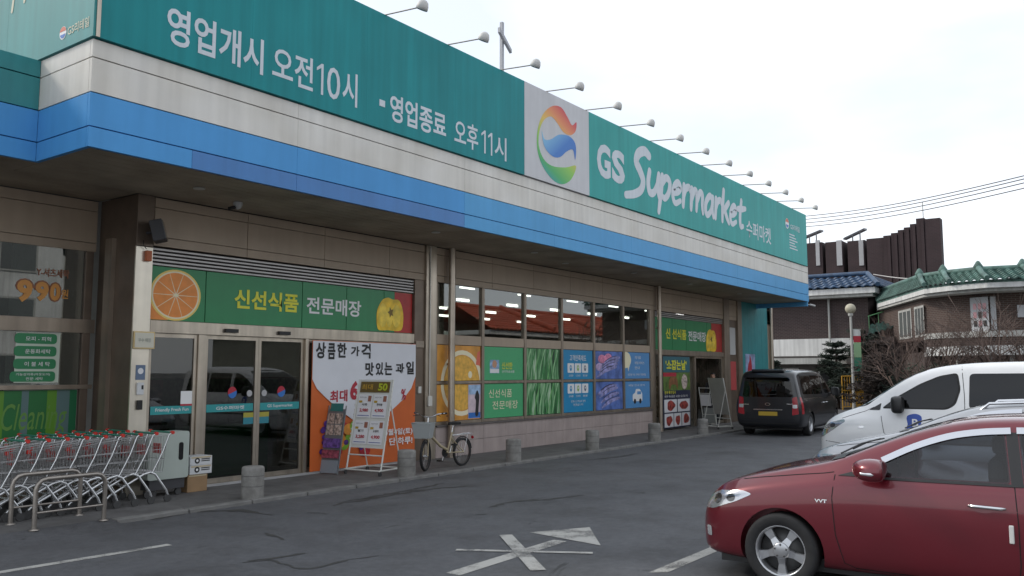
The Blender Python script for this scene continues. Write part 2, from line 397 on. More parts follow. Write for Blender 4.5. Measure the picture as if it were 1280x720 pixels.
# soffit boards along the canopy
y = 10.02
while y < 11.98:
    MB().box((5.12, y, 4.535), (33.0, min(y+.19, 11.99), 4.575)).build('soffit_board', 'soffit', st); y += .197
y = 12.003
while y < 13.04:
    MB().box((-2.5, y, 4.535), (6.88, min(y+.19, 13.05), 4.575)).build('soffit_board', 'soffit', st); y += .197
y = 11.30
while y < 11.99:
    MB().box((-2.5, y, 4.535), (5.11, min(y+.19, 11.99), 4.575)).build('soffit_board', 'soffit', st); y += .197
# canopy downlights (small flush)
for px, py in ((420, 295), (586, 322), (715, 338), (757, 338), (840, 348)): pass
for x, yy in ((7.2, 10.9), (12.2, 10.7), (15.6, 10.75), (17.6, 11.2), (20.4, 10.8), (24.0, 10.8), (28.0, 10.8)):
    MB().lathe([(.085, 0), (.085, .012), (.06, .018), (.0, .018)], (x, yy, 4.515), 16).build('downlight', M('downlight', (.5, .5, .47), .4), st)
# fascia panels in four bands, front then left return then left wing
bands = [(5.649, 5.868, 'fascia_white'), (5.217, 5.635, 'fascia_white'), (4.798, 5.204, 'fascia_blue'), (4.54, 4.784, 'fascia_blue')]
def bandmat(i, x):
    if i == 3: return 'fascia_blue' if x < 6.3 else 'fascia_blue_new' if x < 12.1 else 'fascia_blue_pale'
    if i == 2: return 'fascia_blue' if x < 10.6 else 'fascia_blue_pale'
    return bands[i][2]
for i, (a, b, m_) in enumerate(bands):
    cuts = [5.06] + ([6.45] if i == 3 else []) + [8.2, 12.15, 15.2, 18.7, 22.2, 25.7, 29.2, 32.93]
    for x0, x1 in zip(cuts, cuts[1:]):
        MB().box((x0+.0015, FY, a), (x1-.0015, FY+.06, b)).build('fascia_panel', bandmat(i, x0), st, bevel=.003)
    MB().box((5.06, FY+.062, a), (5.12, 11.30, b)).build('fascia_panel', m_, st, bevel=.003)            # return facing the side
    MB().box((-3, 11.24, a), (5.055, 11.30, b)).build('fascia_panel', 'teal_wall' if i < 2 else m_, st, bevel=.003)
    MB().box((32.87, FY+.062, a), (32.93, 13.5, b)).build('fascia_panel', m_, st, bevel=.003)
for (a, b) in ((4.36, 4.452), (4.458, 4.53)):
    MB().box((32.80, FY+.02, a), (32.88, 12.3, b)).build('fascia_panel', 'fascia_blue_pale', st, bevel=.003)
MB().box((5.13, FY+.07, 4.60), (32.86, FY+.2, 5.86)).build('fascia_core', 'dark_gap', st)
MB().box((-3, 11.31, 4.60), (5.12, 11.41, 5.82)).build('fascia_core', 'dark_gap', st)
# ---- column at the corner of the shop front
MB().box((6.9, 12.02, S), (7.165, 13.05, 4.53)).build('column', 'bronze', st)
MB().box((6.895, 11.985, S), (7.17, 12.018, 3.74)).build('column_cladding', M('steel_bright', (.72, .66, .56), .3, .75, var=.08, vscale=3, streak=.12), st, bevel=.004)
MB().box((6.895, 11.985, 3.75), (7.17, 12.018, 4.53)).build('column_cladding', 'bronze', st, bevel=.004)
MB().box((6.83, 12.55, S), (6.898, 12.75, 3.9)).build('column_trim', 'steel_dull', st)
# ---- left wing window
def frame(x0, x1, z0, z1, y, d=.08, mat='steel_dull', name='window_frame'):
    return MB().box((x0, y, z0), (x1, y+d, z1)).build(name, mat, st, bevel=.004)
frame(.9, 6.86, 2.45, 2.66, 13.0); frame(.9, 6.86, 1.60, 1.665, 13.0); frame(.9, 6.86, S, .34, 13.0)
frame(6.68, 6.80, S, 3.715, 13.01, .07, 'bronze')
for a, b in ((2.66, 3.72), (1.665, 2.45)):
    MB().box((.9, 13.055, a), (6.675, 13.063, b)).build('window_pane', 'pane_left', st)
# ---- main entrance
def entrance(X0, X1, sh0, doors, splits):
    # shutter housing of ribbed slats
    nsl = 5; 
    for k in range(nsl):
        z = 3.485 + k*.057
        MB().box((X0, WY+.02, z), (X1, WY+.09, z+.036)).build('shutter_slat', 'shutter', st, bevel=.006)
    MB().box((X0, WY+.10, 3.47), (X1, WY+.16, 3.775)).build('shutter_box', 'interior_dark', st)
    MB().box((X0, WY-.01, 2.45), (X1, WY+.10, 2.64)).build('door_header', 'steel', st, bevel=.004)
entrance(7.175, 13.03, 0, None, None)
M('green_print', (.022, .235, .085), .35, var=.05, streak=.06); M('print_orange', (.80, .27, .05), .4, var=.1, vscale=8); M('print_rind', (.85, .62, .16), .4)
M('print_pith', (.86, .78, .55), .5); M('print_yellow', (.80, .52, .02), .4, var=.25, vscale=6); M('print_red', (.40, .02, .018), .4, var=.2, vscale=5)
M('ink_yellow', (.72, .70, .04), .4); M('ink_white', (.78, .78, .78), .45); M('ink_black', (.015, .015, .016), .5); M('ink_red', (.42, .02, .04), .5); M('ink_green', (.03, .23, .10), .5)
def orange_slice(parent, cx, cz, rx, y, clip=None, rz=None):
    rz = rz or rx
    MB().sheet(disc(cx, cz, rx, rz, 40), (0, y, 0), U_, V_).build('orange_rind', 'print_rind', parent)
    MB().sheet(disc(cx, cz, rx*.93, rz*.93, 40), (0, y-.001, 0), U_, V_).build('orange_pith', 'print_pith', parent)
    s = MB()
    for k in range(10):
        a0, a1 = k*36+.5, (k+1)*36-.5
        pts = [(cx+rx*.05*math.cos(R((a0+a1)/2)), cz+rz*.05*math.sin(R((a0+a1)/2)))] + disc(cx, cz, rx*.87, rz*.87, 7, a0, a1)
        s.sheet(pts, (0, y-.002, 0), U_, V_)
    MB().sheet([(cx+rx*(.13 if k % 2 else .05)*math.cos(R(k*22.5)), cz+rz*(.13 if k % 2 else .05)*math.sin(R(k*22.5))) for k in range(16)], (0, y-.003, 0), U_, V_).build('orange_core', 'print_pith', parent)
    s.build('orange_flesh', 'print_orange', parent)
def transom(label, X0, X1, z0, z1, xs, y):
    t = thing('transom_sign', label, 'sign', ((X0+X1)/2, y, z0), world=True)
    for a, b in zip(xs, xs[1:]):
        MB().box((a+.008, y, z0), (b-.008, y+.03, z1)).build('sign_panel', 'green_print', t)
    return t
y = WY+.055
tx = [7.18, 8.15, 10.13, 11.2, 12.2, 13.03]
t1 = transom('green transom sign with orange slice above the sliding doors', 7.18, 13.03, 2.65, 3.475, tx, y)
orange_slice(t1, 7.62, 3.05, .44, y-.004, rz=.40)
MB().sheet(rect(7.19, 2.655, 7.5, 2.9), (0, y-.002, 0), U_, V_).build('orange_leaf_print', 'print_orange', t1)
MB().sheet(rect(12.5, 2.655, 13.02, 3.47), (0, y-.003, 0), U_, V_).build('pepper_background', 'print_red', t1)
def pepper(par, x, z, k, y):
    cl = lambda v: min(max(v, z-.38*k), z+.40*k)
    MB().sheet([(p.x, cl(p.y)) for p in catmull([(x+.02*k,z-.36*k),(x-.02*k,z),(x+.12*k,z+.26*k),(x+.3*k,z+.34*k),(x+.46*k,z+.31*k),(x+.66*k,z+.30*k),(x+.78*k,z+.1*k),(x+.8*k,z-.15*k),(x+.72*k,z-.36*k),(x+.3*k,z-.37*k)], 5, True)], (0, y, 0), U_, V_).build('pepper_print', 'print_yellow', par)
    for q, (dx, dz, rx, rz) in enumerate(((.16, -.05, .13, .26), (.36, -.08, .10, .22), (.58, -.05, .13, .25))):
        MB().sheet(disc(x+dx*k, z+dz*k, rx*k, rz*k, 18), (0, y-.001-.0006*q, 0), U_, V_).build('pepper_lobe', M('print_yellow_light', (.86, .62, .06), .35, var=.3, vscale=5), par)
    MB().sheet([(x+(.40+(.10 if a % 2 else .05)*math.cos(R(a*36)))*k, z+(.02+(.13 if a % 2 else .06)*math.sin(R(a*36)))*k) for a in range(10)], (0, y-.004, 0), U_, V_).build('pepper_stem', M('print_stem', (.20, .13, .02), .5), par)
pepper(t1, 12.02, 3.03, .92, y-.005)
def wtext(s, m_, par, y, a, b, bold=.02, **k):
    """words on a plane y = const: a = pixel of the left bottom, b = pixel of the right top, measured at each end"""
    return text(s, m_, par, (a[0], y, a[1]), U_, V_, b[0]-a[0], b[1]-a[1], bold=bold, **k)
A = ony(295, 383, WY); B = ony(376, 350, WY)
wtext('신선식품', 'ink_yellow', t1, y-.004, (A.x, 2.91), (B.x, 3.24), .03)
A = ony(385, 400, WY); B = ony(454, 362, WY)
wtext('전문매장', 'ink_white', t1, y-.004, (A.x, 2.91), (B.x, 3.22), .022)
# sliding doors
def door_leaf(x0, x1, z0, z1, y, name='sliding_door', fr=.055):
    d = MB()
    d.box((x0, y, z0), (x0+fr, y+.05, z1)); d.box((x1-fr, y, z0), (x1, y+.05, z1))
    d.box((x0+fr+.001, y, z0), (x1-fr-.001, y+.05, z0+.09)); d.box((x0+fr+.001, y, z1-.06), (x1-fr-.001, y+.05, z1))
    o = d.build(name, 'steel', st)
    MB().box((x0+fr, y+.02, z0+.09), (x1-fr, y+.028, z1-.06)).build('pane', 'door_pane', o).location = (0,0,0)
    return o
def frame_post(x0, x1, y=WY+.0, z1=2.45): return MB().box((x0, y, S), (x1, y+.1, z1)).build('door_post', 'steel', st, bevel=.004)
frame_post(8.02, 8.16)
frame_post(10.19, 10.26)
door_leaf(7.18, 8.015, S+.02, 2.445, WY+.03, 'side_light')
door_leaf(8.17, 9.205, S+.02, 2.445, WY+.05)
door_leaf(9.21, 10.185, S+.02, 2.445, WY+.051)
door_leaf(10.27, 13.02, S+.02, 2.445, WY+.05, 'side_light')
MB().box((7.18, WY-.06, S-.01), (13.03, WY+.0, S+.035)).build('threshold', M('threshold', (.42, .42, .42), .5, .3, var=.1), st)
for px in (289, 355):
    a = ony(px, 409, WY-.02); MB().box((a.x-.12, WY-.06, 2.50), (a.x+.12, WY-.012, 2.56)).build('door_sensor', 'black', st)
M('teal_strip', (.03, .30, .31), .4)
for a, b, s in ((7.26, 7.98, 'Friendly Fresh Fun'), (8.24, 9.14, 'GS수퍼마켓'), (9.28, 10.12, 'GS Supermarket')):
    q = MB(); q.sheet(rect(a, 1.21, b, 1.335), (0, WY+.036 if a < 8 else WY+.064, 0), U_, V_); sp = q.build('door_strip', 'teal_strip', st)
    yy = (WY+.034 if a < 8 else WY+.062)
    c_ = (a+b)/2; wd = .27 if a > 8 else .28
    text(s, 'ink_white', st, (c_-wd, yy, 1.24), U_, V_, wd*2, .065, bold=.01, name='door_lettering')
for cx in (8.72, 9.72):          # round logo stickers and notices on the doors
    for k, (mm, a0, a1) in enumerate((('ink_red', 20, 200), ('print_blue', 200, 380))):
        mk = M('print_blue', (.03, .16, .50), .4) if mm == 'print_blue' else MATS[mm]
        MB().sheet(disc(cx, 1.52, .085, .095, 16, a0, a1), (0, WY+.063-k*.001, 0), U_, V_).build('door_logo', mk, st)
M('notice_dim', (.42, .42, .42), .6)
for cx in (9.06, 9.36):
    MB().sheet(disc(cx, 1.50, .055, .055, 16), (0, WY+.063, 0), U_, V_).build('door_sticker', 'notice_dim', st)
    MB().sheet(rect(cx-.11, .99, cx+.11, 1.14), (0, WY+.063, 0), U_, V_).build('door_notice', M('print_cyan', (.03, .22, .28), .4), st)
    MB().sheet(rect(cx-.11, 1.10, cx+.11, 1.18), (0, WY+.0615, 0), U_, V_).build('door_notice', M('notice_yellow', (.38, .34, .05), .5), st)
MB().sheet(rect(7.76, 1.36, 7.96, 1.56), (0, WY+.036, 0), U_, V_).build('door_notice', 'ink_white', st)
MB().sheet(rect(7.76, 1.33, 7.96, 1.36), (0, WY+.035, 0), U_, V_).build('door_notice', 'ink_red', st)
# brown pilaster and steel pilaster right of the doors
MB().box((13.035, WY-.01, S), (13.33, WY+.12, 3.775)).build('pilaster', 'bronze', st, bevel=.006)
MB().box((13.05, WY-.045, 2.36), (13.3, WY-.012, 2.5)).build('pilaster_bracket', 'steel_dull', st, bevel=.006)
MB().box((13.335, WY-.06, S), (13.66, WY+.08, 4.53)).build('pilaster', 'steel', st, bevel=.006)
MB().tube([(13.44, WY-.075, 4.5), (13.44, WY-.075, 1.35)], .014, 6).build('conduit', M('conduit', (.62, .6, .55), .5), st)
MB().box((13.39, WY-.10, 1.15), (13.51, WY-.062, 1.36)).build('switch_box', MATS['conduit'], st, bevel=.008)
MB().box((13.14, WY-.045, 1.42), (13.23, WY-.012, 1.56)).build('switch_box', MATS['conduit'], st, bevel=.008)
# ---- six window bays
BX = [13.69, 15.33, 17.0, 18.66, 20.29, 21.97, 23.68]
for i in range(6):
    a, b = BX[i], BX[i+1]
    MB().box((a-.045, WY-.02, .74), (a+.045, WY+.09, 3.772)).build('mullion', 'steel_dull', st, bevel=.004)
    a += .048; b -= .048
    MB().box((a, WY-.005, 2.45), (b, WY+.07, 2.66)).build('transom_rail', 'cladding', st, bevel=.004)
    MB().box((a, WY-.012, 1.60), (b, WY+.07, 1.66)).build('transom_rail', 'steel_dull', st, bevel=.004)
    MB().box((a, WY+.03, 2.665), (b, WY+.038, 3.77)).build('window_pane', 'pane', st)
    for z0, z1 in ((.80, 1.595), (1.665, 2.445)):
        MB().box((a, WY+.03, z0), (b, WY+.038, z1)).build('window_pane', 'door_pane', st)
    MB().box((a-.047, WY-.07, .70), (b+.047, WY+.09, .735)).build('window_sill', 'sill_dark', st, bevel=.004)
    MB().box((a, WY-.01, .738), (b, WY+.07, .798)).build('window_sill', 'steel_dull', st, bevel=.003)
    for k in range(2):
        for zz in (S, .375):
            w2 = (b-a+.095)/2
            MB().box((a-.047+k*w2+.002, WY-.035, zz+.002), (a-.047+(k+1)*w2-.002, WY+.1, zz+.322)).build('base_stone', 'base_stone', st, bevel=.004)
MB().box((BX[6]-.045, WY-.02, .74), (BX[6]+.045, WY+.09, 3.772)).build('mullion', 'steel_dull', st, bevel=.004)
# round downpipes in front of the wall
for X, r_ in ((14.08, .075), (24.06, .065)):
    MB().tube([(X, WY-.13, 4.53), (X, WY-.13, S)], r_, 14).build('downpipe', 'steel', st)
    for z in (3.2, 2.0, .9): MB().box((X-.03, WY-.06, z), (X+.03, WY-.022, z+.05)).build('pipe_bracket', 'steel_dull', st)
# ---- right entrance
X0, X1 = 24.16, 29.45
MB().box((23.74, WY-.02, S), (23.98, WY+.1, 3.775)).build('pilaster', 'steel_dull', st, bevel=.006)
for k in range(3): MB().box((24.0, WY+.02, 3.60+k*.057), (X1, WY+.09, 3.636+k*.057)).build('shutter_slat', 'shutter', st, bevel=.006)
MB().box((24.0, WY-.01, 2.40), (X1, WY+.1, 2.56)).build('door_header', 'steel_dull', st, bevel=.004)
y = WY+.055
xs = [24.0, 25.35, 26.4, 28.1, 28.5, X1]
t2 = transom('green transom sign with yellow pepper above the open entrance', 24, X1, 2.57, 3.585, xs, y)
MB().sheet(rect(28.5, 2.575, 29.44, 3.58), (0, y-.003, 0), U_, V_).build('pepper_background', 'print_red', t2)
pepper(t2, 28.05, 2.99, 1.08, y-.005)
A = ony(832, 422, WY).x; B = ony(857, 415, WY).x
text('신 선식품', 'ink_yellow', t2, (24.85, y-.006, 2.92), U_, V_, 1.55, .34, bold=.03)
text('전문매장', 'ink_white', t2, (26.55, y-.006, 2.90), U_, V_, 1.45, .34, bold=.022)
MB().box((27.0, WY+.05, S), (27.06, WY+.1, 2.4)).build('door_post', 'steel_dull', st)
door_leaf(27.07, 29.44, S+.02, 2.395, WY+.05, 'side_light')
for k in range(11):
    xx = 27.2+k*.2; MB().box((xx, WY+.30, .3), (xx+.17, WY+.32, 2.38)).build('blind_strip', M('blind', (.42, .36, .29), .7, var=.1), st)
MB().box((29.46, WY-.05, S), (29.95, WY+.1, 4.53)).build('pilaster', 'steel_dull', st, bevel=.006)
MB().box((29.96, WY+.02, S), (30.75, WY+.1, 3.775)).build('wall_infill', 'bronze', st)
MB().box((30.05, WY-.0, 2.5), (30.6, WY+.015, 3.5)).build('notice_panel', M('notice_grey', (.5, .5, .49), .6), st)
MB().box((30.05, WY-.0, 1.2), (30.6, WY+.015, 2.25)).build('notice_panel', M('notice_red', (.45, .06, .06), .6), st)
MB().box((30.76, WY-.06, S), (31.15, WY+.1, 4.53)).build('pilaster', 'steel_dull', st, bevel=.006)
xx = 31.16
while xx < 34.0:
    MB().box((xx, WY-.02, S), (xx+.712, WY+.055, 4.53)).build('teal_panel', 'teal_wall', st, bevel=.006); xx += .716
MB().tube([(34.25, WY-.1, 4.6), (34.25, WY-.1, S)], .07, 12).build('downpipe', 'steel', st)
MB().box((34.06, WY-.0, S), (34.45, WY+.08, 4.53)).build('end_wall', 'cladding', st)
MB().box((7.3, 12.17, 4.3), (34.3, 12.21, 4.6)).build('lintel', 'interior_dark', st)
# sales stock seen through the glass
for k in range(9):
    x0 = 8.9 + k*2.8; hh = 1.7
    MB().box((x0, 15.5, .06), (x0+.7, 23, hh)).build('shelf_row', M('stock%d' % (k % 3), [(.25, .12, .08), (.12, .2, .1), (.3, .26, .2)][k % 3], .7, var=.6, vscale=9), st)
MB().box((8.6, 13.0, .06), (10.2, 13.7, .9)).build('green_counter', M('green_counter', (.02, .22, .06), .5), st)
# ---- things on the corner column
def smallbox(name, label, cat, a, b, mat, bev=.01):
    o = MB().box(a, b).build(name, mat, None, bevel=bev); return tag(o, label, cat)
# ================================================================== big roof sign
M('sign_teal', (.016, .265, .285), .5, var=.05, vscale=.5, streak=.14, spec=.2, dirt=(.9, (.86, .88, .88))); M('sign_teal_pale', (.045, .37, .35), .5, var=.06, vscale=.7, streak=.12, spec=.2)
M('sign_grey', (.56, .56, .58), .45, var=.03, streak=.06); M('sign_letter', (.60, .65, .70), .45, streak=.08)
SY = 9.90; SZ0, SZ1 = 5.885, 7.865
sg = thing('store_sign', 'long teal roof sign with opening hours, swirl logo and supermarket name in white', 'sign', (19, 10, 5.88), world=True)
cuts = [5.10, 7.3, 9.55, 11.8, 14.02, 16.60, 18.6, 20.9, 23.2, 25.6, 28.05, 30.4, 32.75]
for x0, x1 in zip(cuts, cuts[1:]):
    mt = 'sign_grey' if abs(x0-14.02) < .01 else 'sign_teal' if x0 < 14 else 'sign_teal_pale'
    MB().box((x0+.001, SY, SZ0), (x1-.001, SY+.10, SZ1)).build('sign_panel', mt, sg)
MB().box((5.12, SY+.102, SZ0+.01), (32.74, SY+.22, SZ1-.01)).build('sign_frame', 'dark_gap', sg)
for yy0, yy1 in ((SY+.002, 12.2), (12.203, 14.4), (14.403, 16.6)):
    MB().box((5.03, yy0, SZ0), (5.099, yy1, SZ1)).build('sign_panel', M('sign_teal_side', (.03, .25, .25), .5, var=.10, vscale=.8, streak=.14), sg)
MB().box((5.06, SY-.012, SZ0), (5.11, SY-.001, SZ1)).build('sign_corner_trim', 'steel', sg)
def sx(px, py): return ony(px, py, SY).x
y = SY
def stext(s, l, r, zb, zt, bold=.018, m_='sign_letter', **k):
    return text(s, m_, sg, (l, SY, zb), U_, V_, r-l, zt-zb, bold=bold, **k)
def one(x, z0, z1):
    h = z1-z0; MB().sheet([(x+.09, z0), (x+.135, z0), (x+.135, z1), (x+.095, z1), (x+.0, z1-.17*h), (x+.0, z1-.27*h), (x+.09, z1-.14*h)], (0, SY-.004, 0), U_, V_).build('lettering', 'sign_letter', sg)
stext('영업개시', 5.98, 7.50, 6.10, 6.62, .022); stext('오전', 7.66, 8.42, 6.11, 6.62, .016)
one(8.49, 6.11, 6.60); stext('0', 8.70, 8.97, 6.10, 6.61, .004); stext('시', 9.02, 9.34, 6.09, 6.64, .016)
MB().box((9.84, SY-.006, 6.26), (9.97, SY-.001, 6.37)).build('bullet', 'sign_letter', sg)
stext('영업종료', 10.09, 11.54, 6.07, 6.54, .022); stext('오후', 11.78, 12.48, 6.04, 6.53, .014)
one(12.58, 6.05, 6.50); one(12.79, 6.05, 6.50); stext('시', 13.0, 13.39, 6.03, 6.50, .014)
# GS + brush-lettered name
gx0, gx1 = 16.95, 18.30
stext('G', gx0, (gx0+gx1)/2-.03, 6.42, 7.24, .045); stext('S', (gx0+gx1)/2+.03, gx1, 6.42, 7.24, .045)
G = {  # brush strokes in units of the x-height
 'S': (1.32, [[(1.28,1.62),(.98,1.74),(.62,1.52),(.52,1.15),(.78,.82),(1.0,.45),(.9,.05),(.52,-.22),(.02,-.38)]]),
 'u': (.80, [[(.05,.98),(.0,.5),(.12,.1),(.38,.12),(.58,.5),(.66,.98)], [(.66,.98),(.62,.45),(.74,.02)]]),
 'p': (.84, [[(.10,1.0),(.06,.2),(-.02,-.62)], [(.08,.62),(.35,.98),(.62,.85),(.60,.4),(.35,.06),(.10,.14)]]),
 'e': (.74, [[(.08,.46),(.40,.58),(.56,.80),(.36,.98),(.10,.72),(.05,.30),(.24,.02),(.60,.20)]]),
 'r': (.62, [[(.08,.98),(.08,.02)], [(.08,.5),(.22,.86),(.48,.98),(.56,.82)]]),
 'm': (1.15, [[(.06,.98),(.06,.02)], [(.08,.5),(.25,.92),(.44,.88),(.48,.4),(.47,.04)], [(.50,.52),(.70,.94),(.90,.86),(.92,.4),(.99,.02)]]),
 'a': (.82, [[(.60,.86),(.36,.98),(.08,.62),(.06,.2),(.24,.02),(.50,.30),(.62,.86)], [(.62,.96),(.60,.4),(.72,.02)]]),
 'k': (.74, [[(.10,1.55),(.06,.7),(.08,.0)], [(.58,1.02),(.12,.48)], [(.24,.58),(.42,.3),(.66,.0)]]),
 't': (.62, [[(.30,1.40),(.22,.6),(.30,.08),(.54,.10)], [(.0,.92),(.34,.98),(.72,1.08)]]),
}
nx0, nx1 = 18.36, 26.2; tot = sum(G[c][0] for c in 'Supermarket'); k_ = (nx1-nx0)/tot; hk = .62
cx = nx0; zb = 6.44
for ch in 'Supermarket':
    wd, strokes = G[ch]; b_ = MB()
    for i, s in enumerate(strokes):
        pts = catmull([(a, b, 0) for a, b in s], 5); n = len(pts)
        W = [(.20 if ch != 'S' else .25)*(.75+.35*math.sin(math.pi*min(1, .25+.75*j/n))) for j in range(n)]
        P2 = [(cx+(p.x+.10*p.y)*k_, zb+p.y*hk) for p in pts]
        ribbon(b_, P2, [q*.98 for q in W], (0, SY, 0), U_, V_, N_, .004+.0014*i)
    b_.build('letter', 'sign_letter', sg, fix=False); cx += wd*k_
text('수퍼마켓', 'sign_letter', sg, (26.42, SY, 6.22), U_, V_, 2.3, .56, bold=.012)
stext('GS리테일', 30.85, 31.9, 7.06, 7.27, .01)
for i_ in range(6): MB().box((30.7, SY-.004, 6.84-.1*i_), (31.3+.15*(i_ % 3), SY-.001, 6.88-.1*i_)).build('fine_print', 'sign_letter', sg)
# swirl logo: a C-shaped band and a wave
def px2s(pts, x0=95, x1=242, y0=95, y1=392):
    return [(lambda v: (v.x, v.z))(ony(640+a/3, 100+b/3, SY)) for a, b in pts]
def gradmat(name, stops, ang):
    m = bpy.data.materials.new(name); m.use_nodes = True; t = m.node_tree; b = t.nodes['Principled BSDF']; b.inputs['Roughness'].default_value = .45
    tcn = t.nodes.new('ShaderNodeTexCoord'); mp_ = t.nodes.new('ShaderNodeMapping'); mp_.vector_type = 'POINT'
    mp_.inputs['Location'].default_value = (-.5, 0, -.5); rt_ = t.nodes.new('ShaderNodeMapping'); rt_.inputs['Rotation'].default_value = (0, R(ang), 0)
    sp = t.nodes.new('ShaderNodeSeparateXYZ'); ad = t.nodes.new('ShaderNodeMath'); ad.inputs[1].default_value = .5
    t.links.new(tcn.outputs['Generated'], mp_.inputs['Vector']); t.links.new(mp_.outputs['Vector'], rt_.inputs['Vector']); t.links.new(rt_.outputs['Vector'], sp.inputs[0])
    t.links.new(sp.outputs['Z'], ad.inputs[0]); r = t.nodes.new('ShaderNodeValToRGB'); t.links.new(ad.outputs[0], r.inputs['Fac'])
    e = r.color_ramp.elements
    while len(e) < len(stops): e.new(.5)
    for q, (pos, c) in zip(e, stops): q.position = pos; q.color = (*c, 1)
    t.links.new(r.outputs['Color'], b.inputs['Base Color']); MATS[name] = m; return m
cm = catmull
cshape = px2s([(p.x, p.y) for p in cm([(240,322),(222,372),(188,391),(150,372),(112,318),(94,255),(96,185),(116,128),(150,98),(184,103),(208,140),(225,170),(241,158),(238,192),(218,207),(192,195),(168,160),(146,137),(120,150),(103,190),(100,245),(118,295),(150,322),(200,328)], 4, True)])
lo = MB().sheet(cshape, (0, SY-.003, 0), U_, V_).build('logo_swirl', gradmat('logo_ramp', [(.0, (.02,.33,.30)), (.12, (.05,.40,.12)), (.35, (.25,.55,.08)), (.62, (.75,.5,.10)), (.82, (.75,.25,.10)), (1, (.6,.05,.07))], -22), sg)
wave = px2s([(p.x, p.y) for p in cm([(111,190),(122,222),(146,222),(176,205),(212,210),(234,232),(240,262),(236,300),(228,262),(205,268),(182,288),(158,289),(134,270),(118,240)], 4, True)])
MB().sheet(wave, (0, SY-.004, 0), U_, V_).build('logo_wave', gradmat('logo_wave_ramp', [(0, (.03,.15,.50)), (.4, (.03,.18,.55)), (1, (.25,.55,.75))], 60), sg)
# small company mark at the right end and on the return
def minilogo(o, u, v, r_):
    o, u, v = Vector(o), Vector(u), Vector(v); n = u.cross(v)
    MB().sheet(disc(0, 0, r_, r_, 20), o+n*.003, u, v).build('mark_disc', 'ink_white', sg)
    MB().sheet(disc(0, 0, r_*.95, r_*.95, 14, 15, 165), o+n*.005, u, v).build('mark_red', M('print_salmon', (.62, .16, .10), .5), sg)
    MB().sheet(disc(0, -r_*.1, r_*.8, r_*.7, 14, 190, 350), o+n*.006, u, v).build('mark_blue', M('print_blue', (.03, .16, .50), .4), sg)
minilogo((30.5, SY, 7.22), U_, V_, .19)
RU = Vector((0, -1, 0))
minilogo((5.03, 10.64, 6.09), RU, V_, .085)
text('GS리테일', M('mark_gold', (.55, .55, .42), .5), sg, (5.03, 10.52, 6.02), RU, V_, .52, .13, bold=.015)
for i, pts in enumerate(([(12.1,6.75),(12.0,7.3),(11.9,7.0),(11.8,7.5)], [(11.75,6.8),(11.65,7.2),(11.5,6.95),(11.4,7.45)], [(11.3,6.9),(11.2,7.35),(11.05,7.1)])):
    b_ = MB(); ribbon(b_, [(-p.x, p.y) for p in cm([(a, b, 0) for a, b in pts], 6)], .06, (5.03, 0, 0), RU, V_, Vector((-1,0,0)), .004); b_.build('brush_script', M('mark_gold', (.5,.5,.3)), sg, fix=False)

# ================================================================== sign spotlights
M('lamp_grey', (.55, .54, .52), .5, var=.1); M('lamp_lens', (.5, .5, .47), .15)
def spotlight():
    t = thing('sign_spotlight', 'grey arm spotlight leaning out from the top edge of the teal sign', 'spotlight', (0, 0, 0), 0, 'spotlights along the top of the sign')
    MB().tube([(0, .18, -.25), (0, .12, -.02), (0, .0, .01), (0, -.80, -.06)], .013, 6).build('arm', M('lamp_arm', (.25, .24, .23), .5, .5), t)
    h = MB(); rot = Matrix.Rotation(R(205), 3, 'X')
    h.lathe([(.0, -.09), (.05, -.082), (.095, -.04), (.12, .03), (.125, .11), (.115, .115), (.10, .09), (0, .06)], (0, -.87, -.03), 14, mat=rot)
    ho = h.build('lamp_head', 'lamp_grey', t); hc = Vector((0, -.87, -.03)); ho.scale = (.82,)*3; ho.location = hc*.18
    MB().box((-.03, .145, -.30), (.03, .195, -.14)).build('bracket', 'lamp_grey', t)
    return t
sp0 = spotlight()
for i in range(-2, 14):
    o = sp0 if i == -2 else copy_tree(sp0)
    o.location = (9.97+1.63*i, SY+.03, SZ1)
# white cross on a mast behind the sign
ms = thing('roof_mast', 'pale metal mast with a short cross arm rising behind the teal sign', 'mast', (13.98, 10.46, 5.62), world=True)
MB().box((13.945, 10.42, 5.62), (14.015, 10.49, 9.25)).build('post', M('mast_white', (.42, .43, .46), .5, var=.1), ms, bevel=.006)
MB().add([(13.78, 10.35, 8.95), (13.78, 10.415, 8.95), (13.78, 10.415, 9.06), (13.78, 10.35, 9.06), (14.20, 10.35, 8.62), (14.20, 10.415, 8.62), (14.20, 10.415, 8.70), (14.20, 10.35, 8.70)], [(0,1,2,3), (7,6,5,4), (0,4,5,1), (1,5,6,2), (2,6,7,3), (3,7,4,0)]).build('cross_arm', MATS['mast_white'], ms, bevel=.005)

# ================================================================== window posters
def poster(label, x0, x1, z0, z1, y, mat, cat='poster', group=None, name='window_poster'):
    t = thing(name, label, cat, ((x0+x1)/2, y, z0), world=True, group=group)
    MB().box((x0, y, z0), (x1, y+.004, z1)).build('sheet', mat, t); return t
def bay(i): return BX[i]+.06, BX[i+1]-.06
PY = WY+.018
LO, HI = (.81, 1.59), (1.67, 2.44)
def ptext(t, s, x, z, w_, h_, m_='ink_white', bold=.01, y=PY, shear=0, lift=.003): return text(s, m_, t, (x, y, z), U_, V_, w_, h_, bold=bold, shear=shear, lift=lift)
